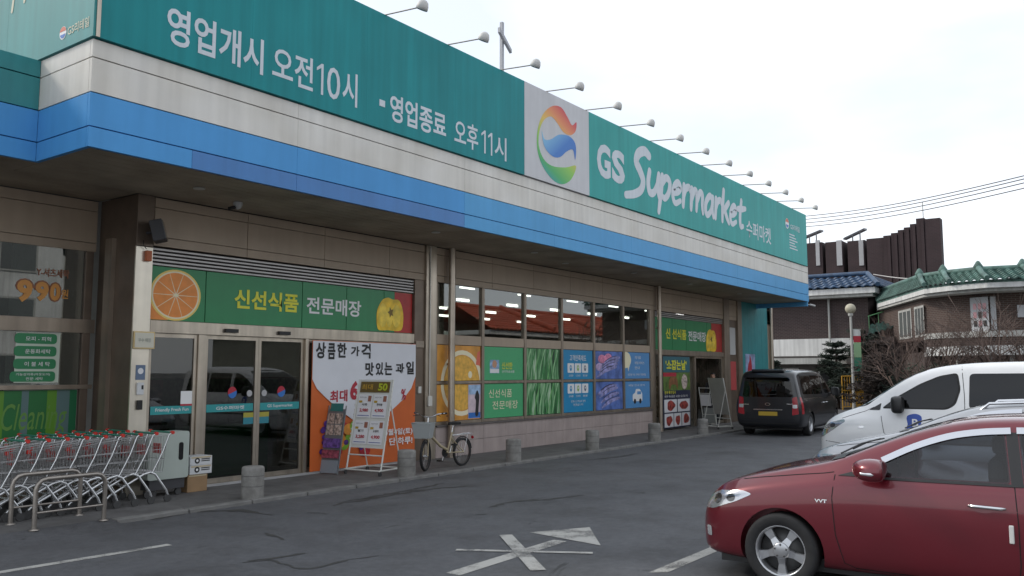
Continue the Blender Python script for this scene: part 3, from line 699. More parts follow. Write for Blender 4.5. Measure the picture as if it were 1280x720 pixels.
# bay 1: big orange
M('orange_photo', (.66, .30, .05), .4, var=.22, vscale=3); M('orange_bright', (.76, .43, .07), .4, var=.22, vscale=11)
def arc_band(t, cx, cz, r0, r1, a0, a1, mat, y, clip):
    pts = [(q.x, q.y) for q in [Vector(p) for p in disc(cx, cz, r1, r1*1.0, 28, a0, a1)]] + [(q.x, q.y) for q in [Vector(p) for p in disc(cx, cz, r0, r0, 28, a0, a1)]][::-1]
    def cl(p): return (min(max(p[0], clip[0]), clip[1]), min(max(p[1], clip[2]), clip[3]))
    n = len(pts)//2; b_ = MB()
    P = [cl(p) for p in pts]
    for k in range(n-1):
        q = [P[k], P[k+1], P[2*n-2-k], P[2*n-1-k]]
        b_.sheet(q, (0, y, 0), U_, V_)
    return b_.build('orange_pith', mat, t, fix=False)
a, b = bay(0)
for (z0, z1), lab in ((HI, 'poster of a giant orange slice, upper half of the pair beside the steel pilaster'), (LO, 'poster of a giant orange slice, lower half beside the parked bicycle')):
    t = poster(lab, a, b, z0, z1, PY, 'orange_photo')
    arc_band(t, 14.62, 1.62, .62, .72, 0, 360, 'print_pith', PY-.002, (a, b, z0, z1))
    arc_band(t, 14.62, 1.62, .03, .60, 0, 360, 'orange_bright', PY-.001, (a, b, z0, z1))
    if z0 > 1: MB().sheet(disc(14.9, 1.80, .07, .08, 12), (0, PY-.003, 0), U_, V_).build('orange_seed', 'print_pith', t)
    if z0 > 1: MB().sheet([(15.1,2.02),(15.26,2.0),(15.26,2.35),(15.16,2.3)], (0, PY-.003, 0), U_, V_).build('red_print', M('print_coral', (.72,.16,.10), .4), t)
t = poster('small pink and blue film poster stuck over the lower orange poster', 14.83, 15.27, .83, 1.58, PY-.008, M('poster_pink', (.62, .50, .55), .4, var=.2, vscale=5))
MB().sheet(rect(14.84, .84, 15.26, .96), (0, PY-.010, 0), U_, V_).build('blue_band', 'print_blue', t)
MB().sheet(rect(14.84, 1.36, 15.26, 1.57), (0, PY-.010, 0), U_, V_).build('sky_band', M('poster_sky', (.35, .5, .7), .4, var=.3, vscale=8), t)
MB().sheet([(p.x, p.y) for p in catmull([(15.08,.9),(15.10,1.2),(15.06,1.3),(15.14,1.45),(15.22,1.32),(15.2,1.1),(15.18,.9)], 4, True)], (0, PY-.012, 0), U_, V_).build('dark_figure', 'ink_black', t)
# bay 2: green pattern with picture and words
M('green_poster', (.07, .40, .17), .4, var=.06, vscale=30); a, b = bay(1)
t = poster('green poster with a small farmer picture and pale words', a, b, *HI, PY, 'green_poster')
MB().sheet(rect(15.62, 1.83, 15.98, 2.14), (0, PY-.002, 0), U_, V_).build('picture', M('picture_blue', (.25, .4, .6), .4, var=.5, vscale=12), t)
MB().sheet(disc(15.80, 2.04, .09), (0, PY-.003, 0), U_, V_).build('picture_face', M('picture_skin', (.55, .3, .18), .5), t)
MB().sheet(rect(15.63, 1.84, 15.97, 1.93), (0, PY-.003, 0), U_, V_).build('picture_caption', 'ink_white', t)
ptext(t, '신선한', 16.08, 1.93, .42, .16, 'ink_yellow', .01, PY-.002); ptext(t, '산지직송상품', 16.08, 1.84, .5, .06, 'ink_white', .005, PY-.002)
t = poster('green poster with two rows of pale handwritten words', a, b, *LO, PY, 'green_poster')
ptext(t, '신선식품', 15.58, 1.27, .9, .19, 'print_pith', .0, PY-.002); ptext(t, '전문매장', 15.72, 1.0, 1.0, .19, 'print_pith', .0, PY-.002)
# bay 3: leeks
def leekmat():
    m = bpy.data.materials.new('leek_photo'); m.use_nodes = True; t = m.node_tree; b_ = t.nodes['Principled BSDF']; b_.inputs['Roughness'].default_value = .4
    g = t.nodes.new('ShaderNodeNewGeometry'); k = t.nodes.new('ShaderNodeMapping'); k.inputs['Rotation'].default_value = (0, R(18), 0); k.inputs['Scale'].default_value = (7, 0, .9)
    n = t.nodes.new('ShaderNodeTexNoise'); n.inputs['Scale'].default_value = 1.3; n.inputs['Detail'].default_value = 5; n.inputs['Distortion'].default_value = .8
    t.links.new(g.outputs['Position'], k.inputs['Vector']); t.links.new(k.outputs['Vector'], n.inputs['Vector'])
    r = t.nodes.new('ShaderNodeValToRGB'); e = r.color_ramp.elements; e[0].position = .36; e[0].color = (.01, .05, .02, 1); e[1].position = .66; e[1].color = (.45, .62, .42, 1)
    q = e.new(.5); q.color = (.05, .25, .07, 1); t.links.new(n.outputs['Fac'], r.inputs['Fac']); t.links.new(r.outputs['Color'], b_.inputs['Base Color']); MATS['leek_photo'] = m
leekmat(); a, b = bay(2)
for (z0, z1), lab in ((HI, 'poster of green leek leaves, upper half of the pair'), (LO, 'poster of pale green leek stalks, lower half of the pair')):
    t = poster(lab, a, b, z0, z1, PY, 'leek_photo')
    for k in range(7):
        x0 = a+.06+k*.2; pts = catmull([(x0-.1, z0+.02, 0), (x0, (z0+z1)/2, 0), (min(x0+.16, b-.05), z1-.02, 0)], 5)
        b_ = MB(); ribbon(b_, [(max(a+.03, min(b-.03, p.x)), p.y) for p in pts], [.02+.035*abs(math.sin(j*.5+k)) for j in range(len(pts))], (0, PY, 0), U_, V_, N_, .002+.0003*k, caps=False)
        b_.build('leaf_print', M('leaf_light%d' % (k % 3), [(.30, .55, .28), (.04, .22, .06), (.16, .42, .14)][k % 3], .4, var=.2, vscale=8), t, fix=False)
# bay 4: blue notice with white tiles
M('blue_poster', (.02, .26, .50), .35, var=.03); a, b = bay(3); pc = (a+b)/2
t = poster('bright blue poster with a title over three white pictogram tiles', a, b, *HI, PY, 'blue_poster')
ptext(t, '고객만족제도', pc-.42, 2.15, .84, .16, 'ink_white', .008, PY-.002)
def tiles(t, z):
    for k in range(3):
        x0 = pc-.52+k*.36; MB().sheet(rpoly(rect(x0, z, x0+.32, z+.25), .03), (0, PY-.002, 0), U_, V_).build('tile', 'ink_white', t)
        MB().sheet(disc(x0+.16, z+.125, .055, .08, 14), (0, PY-.003, 0), U_, V_).build('pictogram', [MATS['blue_poster'], M('picto_green', (.25, .45, .1)), M('picto_grey', (.12, .14, .2))][k], t)
        MB().sheet(disc(x0+.16, z+.14, .025, .03, 10), (0, PY-.004, 0), U_, V_).build('pictogram', 'ink_white', t)
        ptext(t, ['교환', '신선보장', '환불'][k], x0+.04, z-.10, .24, .055, 'ink_white', .0, PY-.002)
tiles(t, 1.84)
t = poster('bright blue poster with three white tiles and two lines below', a, b, *LO, PY, 'blue_poster')
tiles(t, 1.30); ptext(t, '언제나 고객님과 함께', pc-.36, 1.06, .72, .06, 'ink_white', 0, PY-.002); ptext(t, '하겠습니다', pc-.25, .97, .5, .06, 'ink_white', 0, PY-.002)
# bay 5: fish / flower
M('fish_blue', (.10, .17, .45), .35, var=.5, vscale=4); M('fish_body', (.30, .30, .55), .3, var=.6, vscale=7); M('fish_pink', (.70, .25, .40), .4, var=.5, vscale=7); M('fish_dark', (.03, .03, .10), .4)
a, b = bay(4)
for (z0, z1), lab, up in ((HI, 'poster of pink prawns and silver fish on blue, upper half', 1), (LO, 'poster of silver fish on blue ice, lower half', 0)):
    t = poster(lab, a, b, z0, z1, PY, 'fish_blue')
    if up:
        for k, (cx_, cz, rr) in enumerate(((20.75, 2.22, .22), (21.1, 2.27, .2), (21.3, 2.16, .16), (20.6, 2.0, .2))):
            MB().sheet(disc(cx_, cz, rr, rr*.55, 18), (0, PY-.002-.0006*k, 0), U_, V_).build('prawn_print', 'fish_pink' if k < 3 else M('print_lilac', (.5, .38, .6), .4, var=.4, vscale=9), t)
    for k in range(5):
        zc = (1.72+.09*k) if up else (1.52-.15*k); x0 = a+.12+.06*k
        zc = min(max(zc, z0+.12), z1-.30)
        pts = catmull([(x0, zc-.06, 0), (x0+.5, zc+.13, 0), (x0+1.05, zc+.20, 0)], 6); n = len(pts)
        b_ = MB(); ribbon(b_, [(min(p.x, b-.06), p.y) for p in pts], [.03+.10*math.sin(math.pi*(j+.4)/(n+.2)) for j in range(n)], (0, PY, 0), U_, V_, N_, .003+.0008*k, caps=False); b_.build('fish_print', 'fish_body', t, fix=False)
        b_ = MB(); ribbon(b_, [(min(p.x, b-.05), p.y+.055) for p in pts[2:-2]], .018, (0, PY, 0), U_, V_, N_, .008, caps=False); b_.build('fish_shadow', 'fish_dark', t, fix=False)
# bay 6: pale blue with delivery
M('pale_blue_poster', (.10, .29, .58), .35, var=.05); a, b = bay(5); pc = (a+b)/2
t = poster('pale blue poster with a white speech bubble and words', a, b, *HI, PY, 'pale_blue_poster')
MB().sheet([(p.x, p.y) for p in catmull([(a+.02,2.42),(a+.3,2.40),(a+.42,2.2),(a+.3,2.0),(a+.24,1.88),(a+.2,1.99),(a+.02,2.0)], 4, True)], (0, PY-.002, 0), U_, V_).build('speech_bubble', 'print_pith', t)
for k, (s, w_) in enumerate((('무료', .4), ('배달서비스', .62), ('안내', .3))): ptext(t, s, pc-.15, 2.24-.15*k, w_, .09, 'ink_white', 0, PY-.002)
ptext(t, '삼만원 이상 구매시 무료배달', a+.2, 1.75, 1.15, .07, 'ink_white', 0, PY-.002)
t = poster('pale blue poster with a white delivery van drawing', a, b, *LO, PY, 'pale_blue_poster')
ptext(t, '배달 안내 문의', a+.25, 1.44, 1.0, .06, 'ink_white', 0, PY-.002)
MB().sheet(rpoly([(pc-.3,1.0),(pc+.3,1.0),(pc+.3,1.22),(pc+.15,1.36),(pc-.1,1.36),(pc-.15,1.25),(pc-.3,1.2)], .04), (0, PY-.002, 0), U_, V_).build('van_drawing', 'ink_white', t)
for k in (-.17, .17): MB().sheet(disc(pc+k, 1.0, .075, .075, 14), (0, PY-.003, 0), U_, V_).build('van_wheel', 'ink_black', t)
MB().sheet(rect(pc-.02, 1.2, pc+.22, 1.29), (0, PY-.003, 0), U_, V_).build('van_window', 'pale_blue_poster', t)

# ================================================================== laundry window on the left wing
LY = 13.052
M('laundry_green', (.014, .15, .035), .4, var=.1, vscale=2); M('laundry_lime', (.10, .26, .02), .4); M('laundry_dark', (.01, .13, .05), .4); M('laundry_grey', (.10, .17, .17), .4)
t = poster('green laundry poster with pale italic Cleaning lettering and vertical stripes', 3.6, 6.66, .35, 1.59, LY, 'laundry_green')
for x0, x1, m_ in ((5.50, 5.62, 'laundry_lime'), (5.86, 5.96, 'laundry_grey'), (6.22, 6.36, 'laundry_lime'), (6.36, 6.55, 'laundry_grey'), (6.55, 6.655, 'laundry_dark')):
    MB().sheet(rect(x0, .355, x1, 1.585), (0, LY-.002, 0), U_, V_).build('stripe', m_, t)
text('Cleaning', M('laundry_letter', (.12, .27, .05), .4), t, (5.60, LY-.003, .90), U_, V_, .92, .50, bold=.0, shear=.25, lift=.002)
z = 2.30
for k, s in enumerate(('모피 - 피혁', '운동화세탁', '이 불 세 탁', '기능성의류(아웃도어) 전문 세탁')):
    zz = 2.27-.185*k; wd = .66
    o = thing('service_tag', ['rounded green sticker for fur and leather cleaning, top of four', 'rounded green sticker for shoe washing, second of four', 'rounded green sticker for bedding washing, third of four', 'rounded green sticker with two lines of small words, bottom of four'][k], 'sticker', (6.05, LY, zz), world=True, group='green service stickers on the laundry window')
    MB().prism(rpoly(rect(5.72-.04*(k == 3), zz, 6.32, zz+.15), .06), (0, LY, 0), U_, V_, N_, .003).build('sheet', M('tag_green', (.025, .22, .085), .4), o)
    if k < 3: text(s, 'ink_white', o, (5.87, LY-.004, zz+.04), U_, V_, .36, .065, bold=.005)
    else:
        text('기능성의류(아웃도어)', 'ink_white', o, (5.76, LY-.004, zz+.082), U_, V_, .48, .045, bold=.003); text('전문 세탁', 'ink_white', o, (5.9, LY-.004, zz+.02), U_, V_, .24, .045, bold=.003)
MB().box((5.74, LY+.002, 1.70), (6.37, LY+.0025, 2.43)).build('sheet', M('paper_pale', (.55, .62, .52), .6), tag(thing('notice_sheet', 'pale paper sheet behind the green service stickers', 'notice', (6.05, LY, 1.7), world=True)))
t = thing('price_sticker', 'orange 990 won price lettering on the upper laundry window', 'sticker', (6.1, LY, 2.9), world=True)
M('price_orange', (.62, .27, .05), .4); M('price_outline', (.26, .09, .04), .4)
for s, x0, x1, z0, z1 in (('9', 5.71, 5.93, 2.87, 3.20), ('9', 5.97, 6.16, 2.90, 3.19), ('0', 6.18, 6.33, 2.92, 3.18)):
    text(s, 'price_outline', t, (x0-.022, LY, z0-.022), U_, V_, x1-x0+.044, z1-z0+.044, bold=.07, lift=.002); text(s, 'price_orange', t, (x0, LY, z0), U_, V_, x1-x0, z1-z0, bold=.045, lift=.004)
text('원', 'price_orange', t, (6.35, LY, 2.96), U_, V_, .10, .14, bold=.02); text('Y-셔츠세탁', 'price_outline', t, (5.97, LY, 3.27), U_, V_, .48, .13, bold=.02)
# ================================================================== vehicles
M('tyre', (.018, .018, .019), .8, var=.2, vscale=20); M('alloy', (.50, .51, .53), .3, .8, var=.08, vscale=12); M('alloy_dark', (.10, .10, .10), .5, .5)
M('chrome', (.66, .67, .69), .16, 1.0); M('trim_black', (.015, .015, .016), .45); M('seam', (.008, .008, .009), .9); M('plastic_grey', (.05, .05, .055), .6)
def carpaint(name, rgb, metal=.25, rough=.32, flake=.06, dust=.25):
    return M(name, rgb, rough, metal, var=flake, vscale=1.5, coat=1.0, spec=.5, dirt=(2.2, (1-dust*.35,)*3))
carpaint('red_paint', (.15, .007, .017), .35, .34); carpaint('silver_paint', (.42, .43, .45), .6, .35); carpaint('white_paint', (.78, .785, .79), 0, .4, dust=.12); carpaint('black_paint', (.010, .011, .015), .3, .35)
glass('car_glass', (.34, .37, .40), .02); glass('car_glass_dark', (.05, .055, .065), .01); glass('lamp_glass', (.9, .9, .92), .08); M('lamp_bowl', (.70, .71, .73), .18, .7); M('lamp_red', (.34, .010, .02), .25, coat=.5)
M('cabin', (.03, .03, .032), .8); M('seat_cloth', (.05, .05, .055), .9); M('plate_yellow', (.45, .30, .03), .5); M('lamp_amber', (.5, .2, .03), .3); M('rubber', (.012, .012, .012), .7)

def interp(keys, x):
    for a, b in zip(keys, keys[1:]):
        if a[0] >= x >= b[0]:
            t = (a[0]-x)/(a[0]-b[0]) if a[0] != b[0] else 0
            return [p+(q-p)*t for p, q in zip(a[1:], b[1:])]
    return list(keys[0][1:] if x > keys[0][0] else keys[-1][1:])
def body_mesh(keys, name, sub=2):
    """keys: front to rear (x, underside z, half width, belt z, top z, roof half width)"""
    v, f = [], []
    def section(x, zb, w_, bl, tp, wt):
        h = tp-bl; g = lambda t: w_*.945+(wt-w_*.945)*t; hb = bl-zb
        half = [(0, zb), (w_*.6, zb), (w_*.88, zb+.012), (w_*.955, zb+.10*hb), (w_*.985, zb+.30*hb), (w_, zb+.55*hb), (w_*.995, zb+.76*hb), (w_*.978, zb+.92*hb), (w_*.95, bl),
                (g(.32), bl+.34*h), (g(.68), bl+.68*h), (g(.92), bl+.88*h), (wt*.93, bl+.955*h), (wt*.70, bl+.99*h), (0, tp)]
        ring = [(y, z) for y, z in half] + [(-y, z) for y, z in half[-2:0:-1]]
        return [(x, y, z) for y, z in ring]
    xs = [k[0] for k in keys]
    n = None
    for k in keys:
        s = section(*k); n = len(s); v += s
    for i in range(len(keys)-1):
        for j in range(n):
            f.append((i*n+j, i*n+(j+1) % n, (i+1)*n+(j+1) % n, (i+1)*n+j))
    f.append(tuple(range(n))); f.append(tuple((len(keys)-1)*n+j for j in reversed(range(n))))
    me = bpy.data.meshes.new(name); me.from_pydata(v, [], f); me.update()
    bm = bmesh.new(); bm.from_mesh(me); bmesh.ops.recalc_face_normals(bm, faces=bm.faces); bm.to_mesh(me); bm.free()
    o = bpy.data.objects.new(name, me); col.objects.link(o); sm = o.modifiers.new('s', 'SUBSURF'); sm.levels = sub; sm.render_levels = sub
    dg = bpy.context.evaluated_depsgraph_get(); dg.update(); m2 = bpy.data.meshes.new_from_object(o.evaluated_get(dg)); bpy.data.objects.remove(o)
    return m2
def cut(me, cutters):
    o = bpy.data.objects.new('b', me); col.objects.link(o); tmp = []
    for c in cutters:
        k = bpy.data.objects.new('c', c.mesh('c')); col.objects.link(k); tmp.append(k)
        bm = bmesh.new(); bm.from_mesh(k.data); bmesh.ops.recalc_face_normals(bm, faces=bm.faces); bm.to_mesh(k.data); bm.free()
        k.data.materials.append(MATS['seam']); md = o.modifiers.new('x', 'BOOLEAN'); md.object = k; md.operation = 'DIFFERENCE'; md.solver = 'EXACT'; md.material_mode = 'TRANSFER'
    dg = bpy.context.evaluated_depsgraph_get(); dg.update(); m2 = bpy.data.meshes.new_from_object(o.evaluated_get(dg))
    for k in tmp + [o]: bpy.data.objects.remove(k)
    return m2
class Skin:
    """lays patches onto a body surface"""
    def __init__(s, me):
        s.bvh = BVHTree.FromPolygons([v.co.copy() for v in me.vertices], [tuple(p.vertices) for p in me.polygons])
    def patch(s, name, poly, mat, parent, n, up=(0,0,1), off=.004, step=.06, far=4., thick=0.):
        n = Vector(n).normalized(); v = (Vector(up) - n*Vector(up).dot(n)).normalized(); u = v.cross(n)
        bm = bmesh.new(); vs = [bm.verts.new((x, y, 0)) for x, y in poly]; bm.faces.new(vs)
        xs = [p[0] for p in poly]; ys = [p[1] for p in poly]
        for ax, lo, hi in ((0, min(xs), max(xs)), (1, min(ys), max(ys))):
            k = lo + step
            while k < hi:
                co_ = [0,0,0]; no = [0,0,0]; co_[ax] = k; no[ax] = 1
                bmesh.ops.bisect_plane(bm, geom=bm.verts[:]+bm.edges[:]+bm.faces[:], plane_co=co_, plane_no=no, dist=1e-5); k += step
        bad = []
        for q in bm.verts:
            o = u*q.co.x + v*q.co.y + n*far
            hit = s.bvh.ray_cast(o, -n)
            if hit[0] is None: bad.append(q)
            else: q.co = hit[0] + n*off
        if bad: bmesh.ops.delete(bm, geom=bad, context='VERTS')
        me = bpy.data.meshes.new(name); bmesh.ops.recalc_face_normals(bm, faces=bm.faces)
        if bm.faces and sum((f.normal.dot(n) for f in bm.faces)) < 0: bmesh.ops.reverse_faces(bm, faces=bm.faces)
        for f in bm.faces: f.smooth = True
        if thick:
            bmesh.ops.solidify(bm, geom=bm.faces[:], thickness=-thick)
        bm.to_mesh(me); bm.free()
        return link(name, me, mat, parent)
    def seam(s, name, pts, wid, mat, parent, n, up=(0,0,1), off=.0025):
        P = [Vector(p).to_2d() for p in pts]; L, Q = [], []; m = len(P)
        for i in range(m):
            d = (P[min(i+1, m-1)]-P[max(i-1, 0)]).normalized(); q = Vector((-d.y, d.x))*wid/2; L.append(P[i]+q); Q.append(P[i]-q)
        return s.patch(name, [tuple(p) for p in L + Q[::-1]], mat, parent, n, up, off, .08)
    def y_at(s, x, z, side): h = s.bvh.ray_cast(Vector((x, side*3, z)), Vector((0, -side, 0))); return h[0].y if h[0] else side*.8
    def z_at(s, x, y): h = s.bvh.ray_cast(Vector((x, y, 4)), Vector((0, 0, -1))); return h[0].z if h[0] else 1.
# side view polygons are written as (x forward, z); the frame below maps them for either flank
def sidep(poly, side): return [(-x if side > 0 else x, z) for x, z in poly]
def wheel(parent, x, y, r, rimr, side, style='five', steer=0):
    W = .205
    mat = Matrix.Rotation(R(90)*-side, 3, 'X')     # local z -> outward
    b = MB()
    rm = mat
    b.lathe([(rimr, -W*.45), (rimr*.93, -W*.40), (rimr*.90, W*.1), (rimr*.93, W*.38), (rimr*.985, W*.47), (rimr, W*.46)], (0,0,0), 32, rm, caps=False)
    if style == 'five':
        for k in range(5):
            a = k*72+90; ro = rm @ Matrix.Rotation(R(a), 3, 'Z')
            pr = [(.04,-.036),(rimr*.55,-.026),(rimr*.93,-.040),(rimr*.93,.040),(rimr*.55,.026),(.04,.036)]
            z0, z1 = W*.20, W*.38; m_ = len(pr); vs = [ro @ Vector((p[0], p[1], z1 - .02*(p[0] > .1) )) for p in pr] + [ro @ Vector((p[0], p[1]*1.15, z0)) for p in pr]
            b.add(vs, [tuple(range(m_)), tuple(reversed(range(m_, 2*m_)))] + [(i, (i+1) % m_, m_+(i+1) % m_, m_+i) for i in range(m_)])
        b.lathe([(.075, W*.2), (.07, W*.39), (.055, W*.42), (0, W*.42)], (0,0,0), 20, rm)
    else:
        b.lathe([(rimr*.92, W*.1), (rimr*.8, W*.22), (rimr*.5, W*.26), (rimr*.35, W*.36), (.0, W*.38)], (0,0,0), 32, rm, caps=False)
    o = b.build('wheel', 'alloy', parent); o.location = (x, y, r); o.rotation_euler = (0, 0, steer)
    t = MB().lathe([(rimr*.985, -W*.46), (r*.90, -W*.52), (r*.97, -W*.47), (r, -W*.36), (r, W*.36), (r*.97, W*.47), (r*.90, W*.52), (rimr*.985, W*.46), (rimr*.93, W*.36)], (0,0,0), 40, rm, caps=False)
    t.build('tyre', 'tyre', o)
    MB().lathe([(rimr*.86, -W*.1), (rimr*.86, 0), (0, 0)], (0,0,0), 24, rm, caps=False).build('brake_disc', 'alloy_dark', o)
    if style == 'five':
        nb = MB()
        for k in range(5):
            a = R(k*72+54); c = rm @ Vector((.052*math.cos(a), .052*math.sin(a), W*.405)); nb.lathe([(.009, 0), (.009, .01), (0, .01)], c, 8, rm)
        nb.build('wheel_nut', 'alloy_dark', o)['kind'] = 'stuff'
    return o
def arch(x, side, r, ymax, depth=.30):
    """wheel-arch cutter on one flank"""
    mat = Matrix.Rotation(R(90), 3, 'X'); m = MB(); y0, y1 = ymax-depth, ymax+.2
    n = 36; vs = [];
    for yy in (side*y0, side*y1):
        for k in range(n): a = 2*math.pi*k/n; vs.append((x+r*math.cos(a), yy, .315+r*math.sin(a)))
    m.add(vs, [tuple(range(n)), tuple(reversed(range(n, 2*n)))] + [(i, (i+1) % n, n+(i+1) % n, n+i) for i in range(n)]); return m
def mirror_part(sk, parent, x, z, side, mat, size=(.13, .10, .085), ind=True, dark=False):
    y = sk.y_at(x, z-.02, side); cx, cy, cz = x+.02, y+side*.16, z+.05
    a, b, c = size
    bm = bmesh.new(); bmesh.ops.create_uvsphere(bm, u_segments=20, v_segments=12, radius=1)
    for q in bm.verts:
        px, py, pz = q.co
        px = max(px, -.55)
        if dark: px, py, pz = [math.copysign(abs(k)**.6, k) for k in (px, py, pz)]
        q.co = Vector((cx+px*a*.9 - abs(py)*.03, cy+side*py*b*1.25, cz + math.copysign(abs(pz)**.8, pz)*c - .012*py))
    for f in bm.faces: f.smooth = True
    bmesh.ops.recalc_face_normals(bm, faces=bm.faces)
    me = bpy.data.meshes.new('wing_mirror'); bm.to_mesh(me); bm.free(); o = link('wing_mirror', me, mat, parent)
    MB().tube([(x-.02, y-side*.02, z-.01), (cx-.01, cy-side*.04, cz-.05)], [.03, .035], 8).build('mirror_stalk', 'trim_black', o)
    if ind:
        t = MB(); t.tube([(cx+.06, cy+side*.095, cz-.02), (cx-.01, cy+side*.125, cz-.022), (cx-.075, cy+side*.10, cz-.024)], .015, 8); t.build('indicator', 'lamp_bowl', o)
    return o
def lettering(sk, s, parent, x, z, wid, hei, n, mat, bold=.02, off=.006):
    me = textmesh(s, bold).copy(); xs = [p.co.x for p in me.vertices]; ys = [p.co.y for p in me.vertices]
    n = Vector(n); v = Vector((0,0,1)); u = v.cross(n); x0, x1, y0, y1 = min(xs), max(xs), min(ys), max(ys)
    for p in me.vertices:
        q = u*(x+(p.co.x-x0)/(x1-x0)*wid) + v*(z+(p.co.y-y0)/(y1-y0)*hei); h = sk.bvh.ray_cast(q+n*4, -n); p.co = (h[0] if h[0] else q) + n*off
    return link('badge', me, mat, parent)

def hatchback(name, label, paint, loc, rz, roofrack=False, visor=True, badge=None, lamps=True):
    t = thing(name, label, 'car', loc, rz)
    K = [(2.14,.30,.42,.46,.50,.30),(2.12,.24,.56,.52,.57,.42),(2.06,.20,.68,.62,.69,.54),(1.95,.18,.775,.72,.81,.62),(1.75,.17,.84,.81,.905,.66),(1.325,.17,.872,.88,1.0,.70),
         (1.0,.17,.882,.925,1.075,.72),(.85,.17,.886,.945,1.115,.725),(.60,.17,.888,.965,1.235,.69),(.30,.17,.888,.972,1.36,.645),(.0,.17,.888,.977,1.455,.615),(-.3,.17,.888,.98,1.497,.605),(-.8,.17,.888,.985,1.51,.60),(-1.3,.18,.885,1.0,1.49,.585),
         (-1.7,.20,.86,1.01,1.42,.565),(-1.9,.24,.82,1.0,1.28,.56),(-2.03,.28,.76,.94,1.06,.60),(-2.08,.32,.68,.80,.84,.5)]
    raw = body_mesh(K, 'body'); sk = Skin(raw)
    
    def tunnel(poly, axis, lo, hi):
        P = rpoly(poly, .03); b = MB()
        if axis == 'y': b.prism([(x, z) for x, z in P], (0, lo, 0), (1,0,0), (0,0,1), (0,1,0), hi-lo)
        else: b.prism([(y, z) for y, z in P], (lo, 0, 0), (0,1,0), (0,0,1), (1,0,0), hi-lo)
        return b
    me = cut(raw, [arch(x, s, .365, .93) for x in (1.325, -1.325) for s in (1, -1)] + [tunnel([(.64, 1.0), (.48, 1.10), (.25, 1.22), (.0, 1.305), (-.25, 1.355), (-.39, 1.368), (-.42, 1.01)], 'y', -1.2, 1.2), tunnel([(-.53, 1.015), (-.50, 1.371), (-.80, 1.375), (-1.12, 1.355), (-1.34, 1.30), (-1.44, 1.2), (-1.40, 1.045)], 'y', -1.2, 1.2),
        tunnel([(-.64, 1.13), (-.57, 1.33), (-.50, 1.42), (.50, 1.42), (.57, 1.33), (.64, 1.13)], 'x', -1.3, 1.5)])
    for sy in (-.36, .36):
        for bx_ in (-.28, -1.15):
            MB().box((bx_-.10, sy-.22, .96), (bx_+.02, sy+.22, 1.16), Matrix.Translation((0, 0, 0))).build('seat_back', 'seat_cloth', t, bevel=.05); MB().box((bx_-.10, sy-.12, 1.19), (bx_-.01, sy+.12, 1.33)).build('headrest', 'seat_cloth', t, bevel=.035)
    MB().tube([(.36+.05*math.cos(R(a)), .36+.17*math.cos(R(a)), 1.08+.16*math.sin(R(a))) for a in range(0, 361, 24)], .014, 6).build('steering_wheel', 'trim_black', t)
    me.polygons.foreach_set('use_smooth', [True]*len(me.polygons))
    body = link('body', me, None, t); me.materials.clear(); me.materials.append(MATS[paint]); me.materials.append(MATS['seam'])
    for p in me.polygons: p.use_smooth = True
    for o_ in (body,):
        es = o_.modifiers.new('es', 'EDGE_SPLIT'); es.split_angle = R(50)
    for s in (1, -1):
        n = (0, s, 0)
        front = [(.66, .99), (.48, 1.105), (.25, 1.225), (.0, 1.315), (-.25, 1.365), (-.40, 1.378), (-.43, 1.0)]
        rear = [(-.52, 1.005), (-.49, 1.381), (-.80, 1.385), (-1.12, 1.365), (-1.36, 1.31), (-1.46, 1.2), (-1.42, 1.03)]
        quarter = [(.70, .945), (.63, .945), (.46, 1.045), (.50, 1.03)]
        for nm, pl in (('window', front), ('window', rear)):
            sk.patch(nm, rpoly(sidep(pl, s), .03), 'car_glass', t, n, off=.005)
        sk.patch('pillar_trim', sidep([(-.435, .995), (-.405, 1.38), (-.485, 1.382), (-.515, 1.0)], s), 'trim_black', t, n, off=.0065)
        sk.patch('pillar_trim', sidep([(.84, .985), (.66, .987), (.52, 1.08), (.68, 1.035)], s), 'trim_black', t, n, off=.0065)
        sk.seam('window_trim', sidep([(.68, .984), (.2, .986), (-.45, .99), (-1.0, 1.012), (-1.44, 1.025)], s), .02, 'trim_black', t, n, off=.008)
        if visor:
            for a in ([(.49, 1.125), (.25, 1.245), (.0, 1.335), (-.23, 1.378), (-.44, 1.395)], [(-.48, 1.397), (-.80, 1.402), (-1.10, 1.38), (-1.33, 1.326)]):
                q = [(p.x, p.y) for p in catmull([(x, z, 0) for x, z in a], 4)]
                o_ = sk.seam('rain_visor', sidep(q, s), .048, 'chrome', t, n, off=.020)
        sk.seam('door_gap', sidep([(.86, .99), (.88, .80), (.86, .50), (.80, .27), (.72, .24)], s), .007, 'seam', t, n)
        sk.seam('door_gap', sidep([(-.455, .985), (-.47, .7), (-.47, .4), (-.45, .24)], s), .007, 'seam', t, n)
        sk.seam('door_gap', sidep([(.72, .235), (.2, .225), (-.95, .235)], s), .008, 'seam', t, n)
        sk.seam('door_gap', sidep([(-1.44, .98), (-1.40, .8), (-1.12, .66), (-1.0, .45), (-.95, .235)], s), .007, 'seam', t, n)
        sk.seam('crease', sidep([(.95, .80), (.2, .79), (-.6, .80), (-1.3, .83)], s), .004, paint, t, n, off=.003)
        sk.seam('hood_gap', sidep([(1.82, .865), (1.5, .92), (1.15, .97), (.95, .995), (.87, 1.01)], s), .006, 'seam', t, n)
        for hx in (-.30, -1.22):      # handles
            y = sk.y_at(hx, .815, s)
            sk.patch('handle_cup', sidep(disc(hx+.06, .812, .085, .038, 18), s), 'seam' if False else paint, t, n, off=.001)
            MB().tube([(hx+.16, y-s*.003, .822), (hx+.14, y+s*.028, .824), (hx-.06, y+s*.030, .818), (hx-.085, y-s*.003, .816)], [.011, .014, .014, .011], 8).build('door_handle', 'chrome', t)
